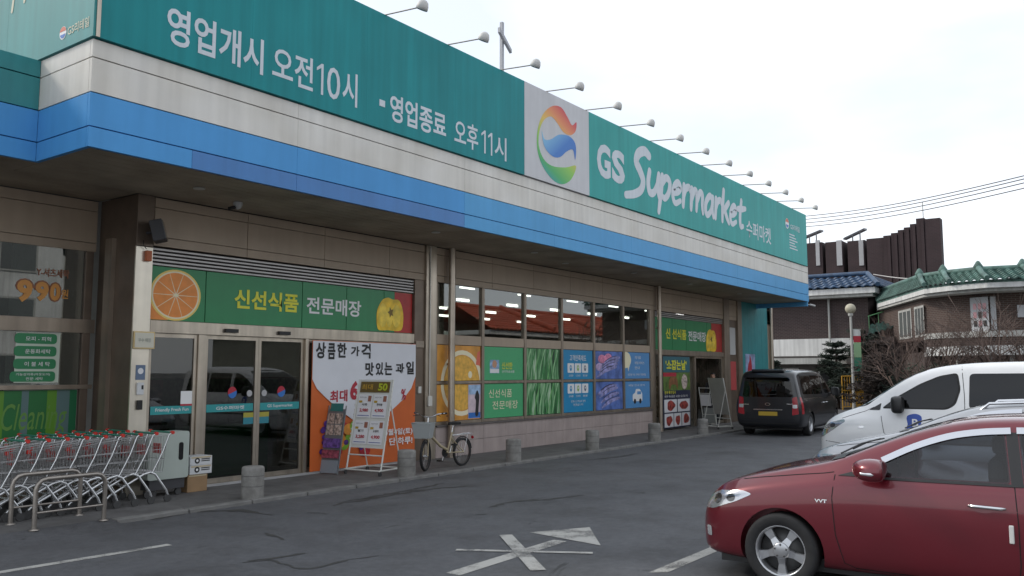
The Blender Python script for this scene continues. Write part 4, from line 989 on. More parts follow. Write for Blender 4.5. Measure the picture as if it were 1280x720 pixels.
        y = sk.y_at(-.425, .64, s); MB().box((-.438, min(y, y+s*.018), .565), (-.405, max(y, y+s*.018), .70)).build('door_guard', M('door_guard', (.6, .6, .58), .6), t, bevel=.006)
        mirror_part(sk, t, .52, 1.01, s, paint, (.165, .105, .09))
        dg_ = Vector((math.cos(R(52)), s*math.sin(R(52)), 0)).normalized()
        vv = Vector((0,0,1)); uu = vv.cross(dg_)
        def diag(pts): return [(Vector((x, s*yy, 0)).dot(uu), z) for x, yy, z in pts]
        hl = diag([(2.02,.60,.60),(2.04,.55,.685),(1.90,.70,.775),(1.66,.82,.80),(1.58,.85,.775),(1.72,.82,.70),(1.93,.745,.615)])
        if lamps:
            sk.patch('headlight', rpoly(hl, .03), 'lamp_bowl', t, dg_, off=.003, step=.03)
            cx_ = sum(p[0] for p in hl)/len(hl); cz_ = sum(p[1] for p in hl)/len(hl)
            sk.patch('headlight_reflector', disc(cx_-.04*s, cz_, .05, .045, 18), 'chrome', t, dg_, off=.005, step=.03)
            sk.patch('headlight_reflector', disc(cx_+.10*s, cz_+.02, .04, .035, 18), 'trim_black', t, dg_, off=.005, step=.03)
            sk.patch('headlight_lens', rpoly(hl, .03), 'lamp_glass', t, dg_, off=.010, step=.03)
            sk.patch('fog_lamp', rpoly(diag([(2.0,.64,.36),(2.0,.64,.45),(1.95,.70,.45),(1.95,.70,.36)]), .02), 'lamp_bowl', t, dg_, off=.004, step=.03)
        sk.patch('tail_light', rpoly([(s*.46, .72), (s*.46, .95), (s*.78, 1.0), (s*.80, .75)], .04), 'lamp_red', t, (-1, 0, 0), off=.004)
        for x in (1.325, -1.325): wheel(t, x, s*.775, .315, .215, s)
    ws = [(-.68, 1.12), (-.60, 1.335), (-.53, 1.435), (0, 1.46), (.53, 1.435), (.60, 1.335), (.68, 1.12), (.35, 1.10), (0, 1.09), (-.35, 1.10)]
    sk.patch('windscreen', rpoly(ws, .05), 'car_glass', t, (1, 0, 0), off=.006)
    sk.patch('rear_window', rpoly([(-.5, 1.02), (-.44, 1.34), (.44, 1.34), (.5, 1.02)], .06), 'car_glass', t, (-1, 0, 0), off=.005)
    sk.patch('cowl', [(-.70, -.86), (.70, -.86), (.66, -.77), (0, -.71), (-.66, -.77)][::-1] if False else [(-.70, .80), (.70, .80), (.66, .92), (0, .99), (-.66, .92)], 'trim_black', t, (0, 0, 1), up=(1, 0, 0), off=.006)
    for k, (a, b) in enumerate((((.88, .45), (.66, -.18)), ((.88, -.05), (.70, -.58)))):
        pa = Vector((a[0], a[1], sk.z_at(*a)+.03)); pb = Vector((b[0], b[1], sk.z_at(*b)+.03)); MB().tube([pa, (pa+pb)/2+Vector((0,0,.02)), pb], .008, 6).build('wiper', 'trim_black', t)
    sk.patch('grille', rpoly([(-.42, .50), (.42, .50), (.46, .57), (-.46, .57)], .03), 'trim_black', t, (1, 0, 0), off=.004)
    sk.patch('lower_grille', rpoly([(-.45, .27), (.45, .27), (.5, .40), (-.5, .40)], .04), 'trim_black', t, (1, 0, 0), off=.004)
    MB().box((-1.9, -.72, .15), (1.9, .72, .26)).build('underbody', 'trim_black', t)
    # cabin seen dimly through the glass
    if badge: lettering(sk, badge, t, -1.02, .755, .10, .028, (0, 1, 0), 'chrome', .03)
    if roofrack:
        for s in (1, -1): MB().tube([(.0, s*.60, sk.z_at(0, s*.60)-.02), (-.1, s*.60, sk.z_at(-.1, s*.60)+.05), (-.9, s*.585, sk.z_at(-.9, s*.585)+.055), (-1.45, s*.57, sk.z_at(-1.45, s*.57)+.04), (-1.55, s*.57, sk.z_at(-1.55, s*.57)-.02)], .018, 8).build('roof_rail', 'chrome', t)
    return t
# red car noses up to the shop, near flank 7.5 m along
red = hatchback('hatchback_car', 'dark red hatchback with chrome window visors and five spoke wheels', 'red_paint', (7.52+.88, 2.62-1.325, 0), R(93), badge='VVT')
sil = hatchback('estate_car', 'silver estate car with roof rails parked between the red car and the white van', 'silver_paint', (11.55+.88, 1.58, 0), R(92), roofrack=True)

def van(name, label, paint, loc, rz, gl='car_glass_dark', rear=True, emblem=False, plate=False):
    t = thing(name, label, 'van', loc, rz); T = 1.96
    K = [(2.50,.34,.50,.56,.60,.38),(2.48,.27,.64,.66,.71,.50),(2.40,.22,.79,.82,.90,.62),(2.22,.20,.88,.93,1.05,.70),(1.95,.20,.925,1.0,1.15,.74),(1.72,.20,.945,1.035,1.22,.76),(1.45,.20,.955,1.05,1.42,.76),
         (1.1,.20,.96,1.06,1.66,.745),(.75,.20,.96,1.065,1.83,.735),(.35,.20,.96,1.07,1.91,.735),(-.2,.20,.96,1.07,1.945,.735),(-1.0,.20,.96,1.07,1.955,.735),(-1.9,.21,.96,1.07,1.945,.735),(-2.3,.23,.95,1.07,1.92,.73),(-2.47,.27,.925,1.06,1.87,.715),(-2.545,.33,.89,1.04,1.78,.68),(-2.57,.40,.84,1.0,1.60,.62)]
    raw = body_mesh(K, 'body'); sk = Skin(raw); me = cut(raw, [arch(x, s, .40, 1.0) for x in (1.62, -1.58) for s in (1, -1)])
    body = link('body', me, None, t); me.materials.clear(); me.materials.append(MATS[paint]); me.materials.append(MATS['seam'])
    for p in me.polygons: p.use_smooth = True
    es = body.modifiers.new('es', 'EDGE_SPLIT'); es.split_angle = R(50)
    for s in (1, -1):
        n = (0, s, 0)
        sk.patch('window', rpoly(sidep([(1.36, 1.20), (1.16, 1.35), (.80, 1.56), (.50, 1.69), (.26, 1.74), (.22, 1.5), (.30, 1.28), (.42, 1.20)], s), .06), gl, t, n)
        sk.patch('quarter_window', rpoly(sidep([(1.60, 1.15), (1.42, 1.15), (1.40, 1.27)], s), .02), gl, t, n)
        sk.patch('window', rpoly(sidep([(.08, 1.20), (.06, 1.75), (-1.0, 1.76), (-1.0, 1.20)], s), .07), gl, t, n)
        sk.patch('window', rpoly(sidep([(-1.07, 1.20), (-1.07, 1.76), (-2.12, 1.74), (-2.20, 1.22)], s), .07), gl, t, n)
        sk.patch('window_seal', rpoly(sidep([(1.40, 1.18), (1.16, 1.37), (.80, 1.585), (.50, 1.715), (.23, 1.765), (.19, 1.5), (.27, 1.26), (.40, 1.18)], s), .06), 'rubber', t, n, off=.002)
        for a in ([(1.40, 1.06), (1.36, .8), (1.25, .45), (1.15, .30)], [(.17, 1.86), (.14, 1.4), (.14, .6), (.16, .30)], [(-1.03, 1.86), (-1.03, 1.2), (-1.05, .75), (-1.18, .5)]):
            sk.seam('door_gap', sidep(a, s), .009, 'seam', t, n)
        sk.seam('slide_rail', sidep([(-1.05, 1.075), (-2.15, 1.075)], s), .02, 'trim_black' if paint != 'black_paint' else 'chrome', t, n)
        if paint == 'black_paint':
            sk.seam('belt_trim', sidep([(1.3, 1.085), (.3, 1.085), (-1.0, 1.09), (-2.2, 1.095)], s), .018, 'chrome', t, n, off=.007)
            sk.seam('rain_visor', sidep([(-.1, 1.78), (-1.0, 1.79), (-2.1, 1.77)], s), .05, 'trim_black', t, n, off=.015)
        sk.seam('hood_gap', sidep([(2.05, 1.0), (1.85, 1.07), (1.66, 1.13), (1.52, 1.20)], s), .008, 'seam', t, n)
        sk.seam('bumper_gap', sidep([(2.42, .62), (2.2, .60), (2.02, .58)], s), .008, 'seam', t, n); sk.seam('side_moulding', sidep([(1.15, .62), (.2, .62), (-1.1, .62)], s), .035, 'plastic_grey' if paint != 'black_paint' else 'trim_black', t, n, off=.008)
        sk.seam('crease', sidep([(2.0, .90), (1.2, .93), (-2.3, .93)], s), .004, paint, t, n, off=.003)
        for hx in (.28, -.08):
            y = sk.y_at(hx, .93, s); MB().tube([(hx+.1, y-s*.004, .935), (hx+.08, y+s*.03, .937), (hx-.08, y+s*.03, .937), (hx-.1, y-s*.004, .935)], .014, 8).build('door_handle', paint if paint != 'black_paint' else 'chrome', t)
        mirror_part(sk, t, 1.10, 1.20, s, 'trim_black', (.11, .10, .135), ind=False, dark=True)
        y = sk.y_at(1.75, .88, s); sk.patch('side_marker', disc((-1 if s > 0 else 1)*1.72, .87, .045, .02, 12), 'lamp_bowl', t, n, off=.008)
        dg_ = Vector((math.cos(R(48)), s*math.sin(R(48)), 0)); uu = Vector((0,0,1)).cross(dg_)
        def diag(pts): return [(Vector((x, s*yy, 0)).dot(uu), z) for x, yy, z in pts]
        hl = diag([(2.46,.62,.66),(2.42,.62,.80),(2.25,.80,.93),(2.03,.89,.99),(2.00,.90,.95),(2.20,.86,.80),(2.38,.76,.68)])
        sk.patch('headlight', rpoly(hl, .03), 'lamp_bowl', t, dg_, off=.003, step=.03)
        cx_ = sum(p[0] for p in hl)/len(hl); cz_ = sum(p[1] for p in hl)/len(hl)
        sk.patch('headlight_reflector', disc(cx_-.03*s, cz_-.03, .055, .055, 18), 'chrome', t, dg_, off=.005, step=.03)
        sk.patch('headlight_reflector', disc(cx_+.07*s, cz_+.05, .05, .04, 18), 'plastic_grey', t, dg_, off=.005, step=.03)
        sk.patch('headlight_lens', rpoly(hl, .03), 'lamp_glass', t, dg_, off=.010, step=.03)
        sk.patch('tail_light', rpoly([(s*.66, .62), (s*.68, 1.12), (s*.80, 1.16), (s*.84, .66)], .03), 'lamp_red', t, (-1, 0, 0), off=.006)
        sk.patch('tail_light', rpoly(sidep([(-2.36, .66), (-2.40, 1.14), (-2.50, 1.14), (-2.50, .66)], s), .03), 'lamp_red', t, n, off=.006)
        sk.patch('tail_light_lens', rpoly([(s*.68, .82), (s*.68, .92), (s*.80, .93), (s*.81, .83)], .02), 'lamp_bowl', t, (-1, 0, 0), off=.009)
        for x in (1.62, -1.58): wheel(t, x, s*.82, .34, .22, s, 'disc')
    ws = [(-.80, 1.20), (-.72, 1.58), (-.64, 1.80), (0, 1.85), (.64, 1.80), (.72, 1.58), (.80, 1.20), (.4, 1.17), (0, 1.16), (-.4, 1.17)]
    sk.patch('windscreen', rpoly(ws, .05), gl, t, (1, 0, 0), off=.006)
    sk.patch('rear_window', rpoly([(-.70, 1.14), (-.62, 1.70), (.62, 1.70), (.70, 1.14)], .08), gl if paint != 'black_paint' else 'car_glass_dark', t, (-1, 0, 0), off=.005)
    sk.seam('tailgate_gap', [(-.72, .50), (0, .485), (.72, .50)], .010, 'seam', t, (-1, 0, 0))
    sk.patch('bumper_step', rpoly([(-.82, .36), (.82, .36), (.82, .40), (-.82, .40)], .01), 'trim_black', t, (-1, 0, 0), off=.004)
    if plate:
        sk.patch('number_plate', rpoly([(-.26, .60), (.26, .60), (.26, .715), (-.26, .715)], .012), 'plate_yellow', t, (-1, 0, 0), off=.010)
        sk.patch('plate_trim', rpoly([(-.40, .76), (.40, .76), (.40, .79), (-.40, .79)], .01), 'chrome', t, (-1, 0, 0), off=.010)
        sk.patch('maker_badge', disc(0, .93, .075, .042, 20), 'chrome', t, (-1, 0, 0), off=.008, step=.04); sk.patch('maker_badge', disc(0, .93, .055, .028, 20), paint, t, (-1, 0, 0), off=.011, step=.04)
        for k, q in enumerate(((-.7, .905), (.52, .93))): sk.patch('model_badge', rpoly([(q[0], q[1]), (q[0]+.17, q[1]), (q[0]+.17, q[1]+.025), (q[0], q[1]+.025)], .006), 'chrome', t, (-1, 0, 0), off=.008)
        MB().tube([(-2.58, -.25, 1.22), (-2.62, -.05, 1.2), (-2.62, .15, 1.2)], .012, 6).build('rear_wiper', 'trim_black', t)
        MB().box((-2.50, -.45, 1.86), (-2.26, .45, 1.945)).build('rear_spoiler', paint, t, bevel=.03)
    if emblem:
        X = .98
        q = [(p.x, p.y) for p in catmull([(.0,.0,0),(.10,.03,0),(.18,.0,0),(.20,-.06,0),(.185,-.16,0),(.21,-.22,0),(.15,-.26,0),(.09,-.30,0),(.03,-.26,0),(-.03,-.22,0),(-.005,-.16,0),(-.02,-.06,0)], 3, True)]
        sk.patch('door_emblem', [(-(X-a*1.05), 1.08+b*.92) for a, b in q][::1], M('emblem_blue', (.02, .07, .36), .4), t, (0, 1, 0), off=.004)
        lettering(sk, 'B', t, -X+.062, .90, .095, .125, (0, 1, 0), 'ink_white', .02, .010); lettering(sk, '어린이', t, -X-.06, .755, .32, .035, (0, 1, 0), M('emblem_grey', (.2, .22, .28), .6), .01, .006)
    MB().box((-2.2, -.78, .18), (2.2, .78, .30)).build('underbody', 'trim_black', t)
    return t
wv = van('white_van', 'white van with dark glass and a blue B emblem on its front door', 'white_paint', (15.65+.96, 3.57-1.40, 0), R(91), emblem=True); wv.scale = (1.02, 1, 1.045)
ca = R(3); bv = van('black_van', 'dark blue black van seen from behind beside the far shop entrance', 'black_paint', (24.6+2.57*math.cos(ca), 8.72+2.57*math.sin(ca), 0), ca, plate=True); bv.scale = (1, 1.05, 1)
# ================================================================== things in front of the shop
M('concrete', (.27, .265, .25), .85, var=.15, vscale=9, bump=.4, bscale=60, dirt=(7, (.62, .61, .6)))
def bollard():
    t = thing('bollard', '', 'bollard', (0,0,0), 0, 'concrete bollards along the kerb')
    MB().lathe([(.160, -.01), (.160, .172)], (0,0,0), 28).build('lower_drum', 'concrete', t)
    MB().lathe([(.155, .172), (.155, .181)], (0,0,0), 28).build('groove', M('groove', (.13, .125, .12), .9), t)
    MB().lathe([(.160, .181), (.160, .318)], (0,0,0), 28).build('middle_drum', 'concrete', t)
    MB().lathe([(.155, .318), (.155, .327)], (0,0,0), 28).build('groove', M('groove', (.13, .125, .12), .9), t)
    MB().lathe([(.160, .327), (.160, .42), (.154, .440), (.135, .454), (.0, .460)], (0,0,0), 28).build('cap', 'concrete', t)
    return t
labs = ['grey concrete bollard on the kerb in front of the sliding doors', 'grey concrete bollard on the kerb between the price stand and the bicycle', 'grey concrete bollard on the kerb beyond the bicycle, before the leek posters',
        'grey concrete bollard on the kerb before the fish posters', 'grey concrete bollard on the kerb at the foot of the far downpipe', 'grey concrete bollard on the kerb beside the black van and blank board']
b0 = bollard()
for i, px in enumerate((316, 508, 642, 741, 819, 880)):
    o = b0 if i == 0 else copy_tree(b0); o.location = (ony(px, 600, 10.38).x, 10.38, S); o['label'] = labs[i]; o.rotation_euler = (0, 0, i*1.3)
    k_ = [1.0, 1.0, .98, 1.0, 1.02, .97][i]; o.scale = (k_, k_, k_)

# ---- shopping carts, nested in a row
M('wire', (.46, .46, .46), .35, .7); M('cart_tube', (.68, .69, .70), .25, .75); M('cart_red', (.55, .03, .02), .45); M('cart_green', (.03, .20, .14), .4); M('caster', (.05, .05, .05), .6)
def cart():
    """local +x towards the nose; origin between the rear casters"""
    t = thing('shopping_cart', '', 'shopping cart', (0,0,0), 0, 'nested shopping carts')
    def P(u, v, s): # basket side: u 0 handle .. 1 nose, v 0 bottom .. 1 top
        x0, x1 = .05+.03*(1-v), .92-.10*(1-v); zt = .93-.10*u; zb = .42+.08*u; wt = .27-.06*u; wb = .235-.055*u
        return Vector((x0+(x1-x0)*u, s*(wb+(wt-wb)*v), zb+(zt-zb)*v))
    b = MB(); r = .0034
    for s in (-1, 1):
        for k in range(20): b.tube([P(k/19, 0, s), P(k/19, 1, s)], r, 4, caps=False)
        for v in (.0, .33, .62): b.tube([P(u, v, s) for u in (0, 1)], r*1.3, 4, caps=False)
    for k in range(9):
        f = -1+2*k/8; a = P(1, 0, 1); c = P(1, 1, 1); b.tube([(a.x, a.y*f, a.z), (c.x, c.y*f, c.z)], r, 4, caps=False)
        a = P(0, 0, 1); c = P(0, 1, 1); b.tube([(a.x, a.y*f, a.z), (c.x, c.y*f, c.z)], r, 4, caps=False); d = P(1, 0, 1); b.tube([(a.x, a.y*f, a.z), (d.x, d.y*f, d.z)], r, 4, caps=False)
    for v in (.0, .35, .65):
        for u in (0, 1): q = P(u, v, 1); b.tube([(q.x, q.y, q.z), (q.x, -q.y, q.z)], r*1.3, 4, caps=False)
    b.build('basket_wires', 'wire', t)['kind'] = 'stuff'
    q0, q1 = P(0, 1, 1), P(1, 1, 1)
    MB().tube([(q0.x, q0.y, q0.z), (q1.x-.05, q1.y, q1.z), (q1.x, q1.y-.05, q1.z), (q1.x, -q1.y+.05, q1.z), (q1.x-.05, -q1.y, q1.z), (q0.x, -q0.y, q0.z)], .006, 6).build('basket_rim', 'wire', t)
    for s in (-1, 1):
        MB().tube([(.0, s*.255, .10), (.03, s*.255, .17), (.20, s*.25, .40), (.27, s*.245, .43), (.36, s*.24, .41), (.80, s*.19, .17), (.86, s*.185, .11)], .0165, 8).build('side_tube', 'cart_tube', t)
        MB().tube([(.24, s*.25, .42), (.10, s*.26, .70), (.02, s*.27, .93), (-.02, s*.275, .955)], .011, 6).build('upright', 'cart_tube', t)
        for x, yy in ((.0, .255), (.86, .185)):
            c = MB(); c.tube([(x, s*yy-.012, .055), (x, s*yy+.012, .055)], .055, 14); w_ = c.build('caster', 'caster', t)
            f = MB(); f.box((x-.012, s*yy-.022, .05), (x+.012, s*yy-.016, .12)); f.build('fork', 'cart_tube', w_)
        MB().tube([(-.025, s*.255, .957), (-.025, s*.30, .957)], .024, 10).build('handle_cap', 'cart_red', t)
        MB().box((q1.x-.03, s*q1.y-.02, q1.z-.03), (q1.x+.015, s*q1.y+.02, q1.z+.02)).build('nose_bumper', 'cart_red', t, bevel=.006)
    MB().tube([(-.025, -.253, .957), (-.025, .253, .957)], .0145, 10).build('handle', 'cart_green', t)
    MB().tube([(.22, -.25, .405), (.22, .25, .405)], .010, 6).build('cross_tube', 'cart_tube', t); MB().tube([(.62, -.205, .28), (.62, .205, .28)], .010, 6).build('cross_tube', 'cart_tube', t)
    MB().box((.03, -.10, .66), (.036, .10, .80)).build('seat_flap', 'cart_red', t)
    return t
c0 = cart(); 
NC = 9
for i in range(NC):
    o = c0 if i == 0 else copy_tree(c0)
    o.location = (6.98-.245*i, 11.30+random.uniform(-.02, .02), S); o.rotation_euler = (0, 0, math.pi+random.uniform(-.02, .02))
    o['label'] = 'wire shopping cart with red handle caps, last of its nested row nearest the doors' if i == 0 else 'wire shopping cart nested in the front row between the steel hoops'
for i in range(6):
    o = copy_tree(c0); o.location = (6.72-.245*i, 12.0+random.uniform(-.02, .02), S); o.rotation_euler = (0, 0, math.pi+random.uniform(-.03, .03)); o['label'] = 'wire shopping cart nested in the back row by the laundry window'
# steel hoops that guide the carts
M('hoop_steel', (.32, .29, .26), .35, .8, var=.15, vscale=5)
def hoop(label, x0, x1, y, h):
    t = thing('cart_rail', label, 'rail', ((x0+x1)/2, y, S), world=True, group='cart bay hoops')
    r = .12; pts = [(x0, y, S)] + [(x0, y, h-r)] + [(x0+r*(1-math.cos(R(a))), y, h-r+r*math.sin(R(a))) for a in (30, 60, 90)] + [(x1-r+r*math.sin(R(a)), y, h-r+r*math.cos(R(a))) for a in (0, 30, 60, 90)] + [(x1, y, S)]
    MB().tube(pts, .027, 12).build('hoop', 'hoop_steel', t); MB().tube([(x0, y, S+.19), (x1, y, S+.19)], .014, 8).build('lower_bar', 'hoop_steel', t)
    for x in (x0, x1): MB().lathe([(.055, 0), (.055, .008), (.03, .012), (.03, .014)], (x, y, S), 14).build('foot_plate', 'hoop_steel', t)
hoop('bent steel hoop in front of the nested carts', 4.84, 5.66, 10.30, .62)
hoop('bent steel hoop close against the front row of carts', 4.86, 5.68, 10.93, .62)
# pale plastic bin trolley and boxes by the door
t = thing('bin_trolley', 'pale green plastic bin with an oval hand slot behind the carts', 'bin', (7.3, 11.62, S), world=True)
pl = M('pale_plastic', (.40, .45, .41), .5, var=.05)
fr = MB(); n_ = 20; x0, x1, z0, z1 = 6.95, 7.60, .30, .98
outer = rpoly(rect(x0, z0, x1, z1), .04, 3); slot = rpoly(rect(7.43, .56, 7.505, .82), .035, 4)
MB().prism(outer, (0, 11.52, 0), U_, V_, Vector((0,1,0)), .28).build('shell', pl, t)
MB().sheet(slot, (0, 11.517, 0), U_, V_).build('hand_slot', 'seam', t)
MB().box((7.0, 11.55, S+.10), (7.56, 11.78, .298)).build('base', 'plastic_grey', t)
for x in (7.08, 7.48): MB().tube([(x, 11.57, S+.05), (x, 11.61, S+.05)], .05, 12).build('caster', 'caster', t)
def carton(label, a, b, mat, text_=None):
    t = thing('carton', label, 'box', ((a[0]+b[0])/2, (a[1]+b[1])/2, a[2]), world=True)
    MB().box(a, b).build('shell', mat, t, bevel=.006)
    MB().sheet(rect(a[0]+.02, b[2]-.03, b[0]-.02, b[2]-.005), (0, a[1]-.002, 0), U_, V_).build('tape', M('tape', (.5, .42, .28), .4), t)
    return t
M('cardboard', (.30, .19, .10), .8, var=.1, vscale=6); M('white_board', (.60, .61, .62), .6)
carton('brown cardboard box at the bottom of the stack beside the door', (7.66, 11.62, S), (8.0, 11.9, .31), 'cardboard')
for k in range(2):
    t = carton(['white printed carton standing on the brown box', 'white printed carton on top of the stack by the door'][k], (7.68, 11.60, .312+.135*k), (8.06, 11.9, .445+.135*k), 'white_board')
    for q in range(2):
        MB().sheet(disc(7.80, .38+.135*k, .045, .045, 16), (0, 11.5975-.001*q, 0), U_, V_).build('print', 'ink_black', t) if q == 0 else MB().sheet(disc(7.80, .38+.135*k, .02, .02, 12), (0, 11.5965, 0), U_, V_).build('print', 'ink_white', t)
    for q in range(2): MB().sheet(rect(7.87, .365+.135*k+.028*q, 8.02, .38+.135*k+.028*q), (0, 11.598, 0), U_, V_).build('print', 'ink_black', t)

# ---- fruit banner
M('banner_orange', (.62, .13, .025), .6, var=.06, vscale=3); M('banner_white', (.70, .71, .75), .6, var=.03); BYY = WY-.05
t = thing('fruit_banner', 'large orange and white fruit sale banner with black brush words beside the doors', 'banner', (11.66, BYY, S), world=True)
nx_ = 14; b_ = MB(); xs_ = [10.30+2.74*i/nx_ for i in range(nx_+1)]
def by(x): return BYY+.008*math.sin(x*5.3)+.004*math.sin(x*11)
MB().add([(x, by(x)+.012, z) for z in (.09, 2.43) for x in xs_], [(i, i+1, nx_+2+i, nx_+1+i) for i in range(nx_)], True).build('cloth', 'banner_orange', t)
def B(px, py): v = ony(px, py, BYY); return (v.x, v.z)
wp = [B(387, 425), B(519.5, 430), B(519.5, 470)] + [B(*q) for q in ((514, 485), (503, 500), (488, 514), (470, 524), (452, 528), (440, 524), (425, 513), (408, 498), (396, 486))] + [B(386.5, 474)]
wp = [(min(max(x, 10.31), 13.03), min(z, 2.42)) for x, z in wp]
MB().prism(wp, (0, BYY-.004, 0), U_, V_, N_, .002).build('white_field', 'banner_white', t)
y = BYY-.008
def bt(s, a, b, m_, bold, sh=0): A, B_ = B(*a), B(*b); return text(s, m_, t, (A[0], y, A[1]), U_, V_, B_[0]-A[0], B_[1]-A[1], bold=bold, shear=sh)
for s, a, b in (('상', (394, 448), (407, 428)), ('큼', (409, 449), (419, 429)), ('한', (421, 447), (433, 429)), ('가', (438, 445), (449, 433)), ('격', (451, 448), (463, 430)), ('맛', (456, 470), (467, 453)), ('있', (469, 469), (479, 453)), ('는', (480, 469), (490, 453)), ('과', (494, 467), (505, 454)), ('일', (507, 468), (517, 452))):
    bt(s, a, b, 'ink_black', .035)
for s, a, b in (('최', (412, 503), (422, 488)), ('대', (424, 502), (434, 487)), ('6', (437, 500), (448, 476)), ('0', (450, 500), (460, 478)), ('%', (501, 500), (507, 486))): bt(s, a, b, 'ink_red', .045 if s.isdigit() else .03)
bt('4월4일(토)', (480, 546), (515, 534), 'ink_white', .025); bt('단 하루!', (486, 557), (515, 545), 'ink_white', .025)
rnd = random.Random(4)
fm = [M('grape', (.09, .03, .20), .35, var=.4, vscale=20), M('lime_fruit', (.20, .42, .03), .4, var=.2, vscale=9), M('banner_fruit_orange', (.75, .30, .04), .4, var=.2, vscale=9), M('strawberry', (.45, .02, .03), .4, var=.3, vscale=14), M('mango', (.7, .5, .05), .4, var=.2, vscale=6)]
for k in range(46):
    a = rnd.random(); cx_ = 10.36+a*1.35; cz_ = .38+rnd.random()*.75*(1-.45*a); mi = 0 if cx_ < 10.75 else rnd.choice([0, 1, 2, 3, 4, 3]); r_ = .06 if mi == 0 else rnd.uniform(.07, .16)
    MB().sheet(disc(max(cx_, 10.31+r_), cz_, r_, r_*rnd.uniform(.8, 1), 16), (0, BYY-.0065-.0003*k, 0), U_, V_).build('fruit_print', fm[mi], t)

# ---- wheeled price stands
M('stand_white', (.64, .64, .60), .45, var=.05); M('paper', (.72, .72, .74), .6); M('header_brown', (.14, .09, .02), .5)
def stand(label, loc, rz, front=True):
    """leaning board on casters; local -y is the printed side, board leans back to +y"""
    t = thing('price_stand', label, 'display stand', loc, rz, 'wheeled display stands'); W, H, ln = .74, 1.62, .30
    def Q(x, s, d=0):  # point on the leaning plane
        return Vector((x, -.20+ln*s+d*.98, .12+(H-.12)*s-d*.2))
    for s in (-1, 1):
        MB().tube([Q(s*W/2, -.02), Q(s*W/2, 1)], .015, 8).build('upright', 'stand_white', t)
        MB().tube([(s*W/2, -.25, .085), (s*W/2, .36, .085)], .015, 8).build('base_bar', 'stand_white', t); MB().tube([(s*W/2, .34, .085), Q(s*W/2, .72, .02)], .011, 8).build('strut', 'stand_white', t)
        for y in (-.23, .34):
            MB().tube([(s*W/2-.012, y, .036), (s*W/2+.012, y, .036)], .036, 12).build('caster', 'caster', t)
        for k in range(12):
            if front: MB().box(*[tuple(v) for v in ((lambda c: (c+Vector((-.008, -.02, -.012)), c+Vector((.008, .005, .012))))(Q(s*(W/2+.012), .32+k*.055)))]).build('notch', 'stand_white', t)
    for y in (-.25, .36): MB().tube([(-W/2, y, .085), (W/2, y, .085)], .013, 8).build('base_bar', 'stand_white', t)
    MB().tube([Q(-W/2, .14), Q(W/2, .14)], .012, 8).build('cross_bar', 'stand_white', t)
    def plate(nm, x0, x1, s0, s1, mat, d, th=.012):
        a = [Q(x0, s0, d), Q(x1, s0, d), Q(x1, s1, d), Q(x0, s1, d)]; n = (a[1]-a[0]).cross(a[3]-a[0]).normalized()
        return MB().add(a+[p-n*th for p in a], [(0,1,2,3), (7,6,5,4), (0,4,5,1), (1,5,6,2), (2,6,7,3), (3,7,4,0)]).build(nm, mat, t)
    plate('board', -W/2+.01, W/2-.01, .22, 1.0, 'stand_white' if front else M('board_back', (.33, .33, .30), .6, var=.06), .0)
    if front:
        plate('header', -W/2+.05, W/2-.05, .85, .975, 'header_brown', -.012, .004)
        up_ = (Q(0, 1)-Q(0, 0)).normalized(); u_ = Vector((1, 0, 0))
        text('50', M('ink_lime', (.45, .5, .03), .4), t, Q(.08, .87, -.018), u_, up_, .2, .13, bold=.04); text('최대', M('ink_gold', (.5, .3, .04), .4), t, Q(-.28, .88, -.018), u_, up_, .24, .10, bold=.02)
        for r_, s0 in enumerate((.56, .26)):
            for c_ in range(2):
                x0 = -.32+c_*.33; plate('price_sheet', x0, x0+.305, s0, s0+.265, 'paper', -.014, .003)
                text(['2,980', '4,900', '3,280', '4,900'][r_*2+c_], 'ink_red', t, Q(x0+.06, s0+.06, -.0185), u_, up_, .19, .065, bold=.03)
                text(['사과', '한라봉', '딸기', '오렌지'][r_*2+c_], 'ink_black', t, Q(x0+.09, s0+.135, -.0185), u_, up_, .12, .045, bold=.02)
                plate('sheet_mark', x0+.02, x0+.09, s0+.17, s0+.195, M('ink_mustard', (.45, .30, .03), .5), -.0185, .001); plate('sheet_mark', x0+.21, x0+.28, s0+.185, s0+.25, M('ink_brown', (.3, .12, .08), .5), -.0185, .001)
                plate('sheet_rule', x0+.03, x0+.28, s0+.02, s0+.027, M('ink_blue', (.08, .12, .35), .5), -.0185, .001)
                text('전점 특가 행사', 'ink_black', t, Q(x0+.03, s0+.225, -.0185), u_, up_, .15, .02, bold=.0)
    return t
stand('white wheeled price stand with four price sheets and a brown header', (11.02, 11.14, S), R(-84)).scale = (1.05, 1.05, 1.03)
stand('blank grey back of a wheeled board beside the black van', (26.35, 10.95, S), R(62), front=False)
# ---- brochure rack in front of the banner
t = thing('brochure_rack', 'narrow grey leaflet rack with printed flyers and a teal header before the banner', 'rack', (10.66, 11.74, S), R(-80))
rk = M('rack_grey', (.16, .17, .18), .4, .4)
for s in (-1, 1): MB().tube([(s*.19, -.12, 0), (s*.19, .10, 1.20)], .012, 8).build('upright', rk, t)
def Qr(x, z, d=0): return Vector((x, -.12+.22*z/1.2+d, z))
def rp_(nm, x0, x1, z0, z1, m_, d=-.015, th=.008):
    a = [Qr(x0, z0, d), Qr(x1, z0, d), Qr(x1, z1, d), Qr(x0, z1, d)]; MB().add(a+[p+Vector((0, th, 0)) for p in a], [(0,1,2,3), (7,6,5,4), (0,4,5,1), (1,5,6,2), (2,6,7,3), (3,7,4,0)]).build(nm, m_, t)
rp_('backing', -.18, .18, .02, 1.14, rk); rp_('header', -.14, .14, 1.10, 1.24, M('rack_teal', (.02, .16, .15), .5), -.02)
fl = M('flyer', (.34, .27, .23), .6, var=.8, vscale=24)
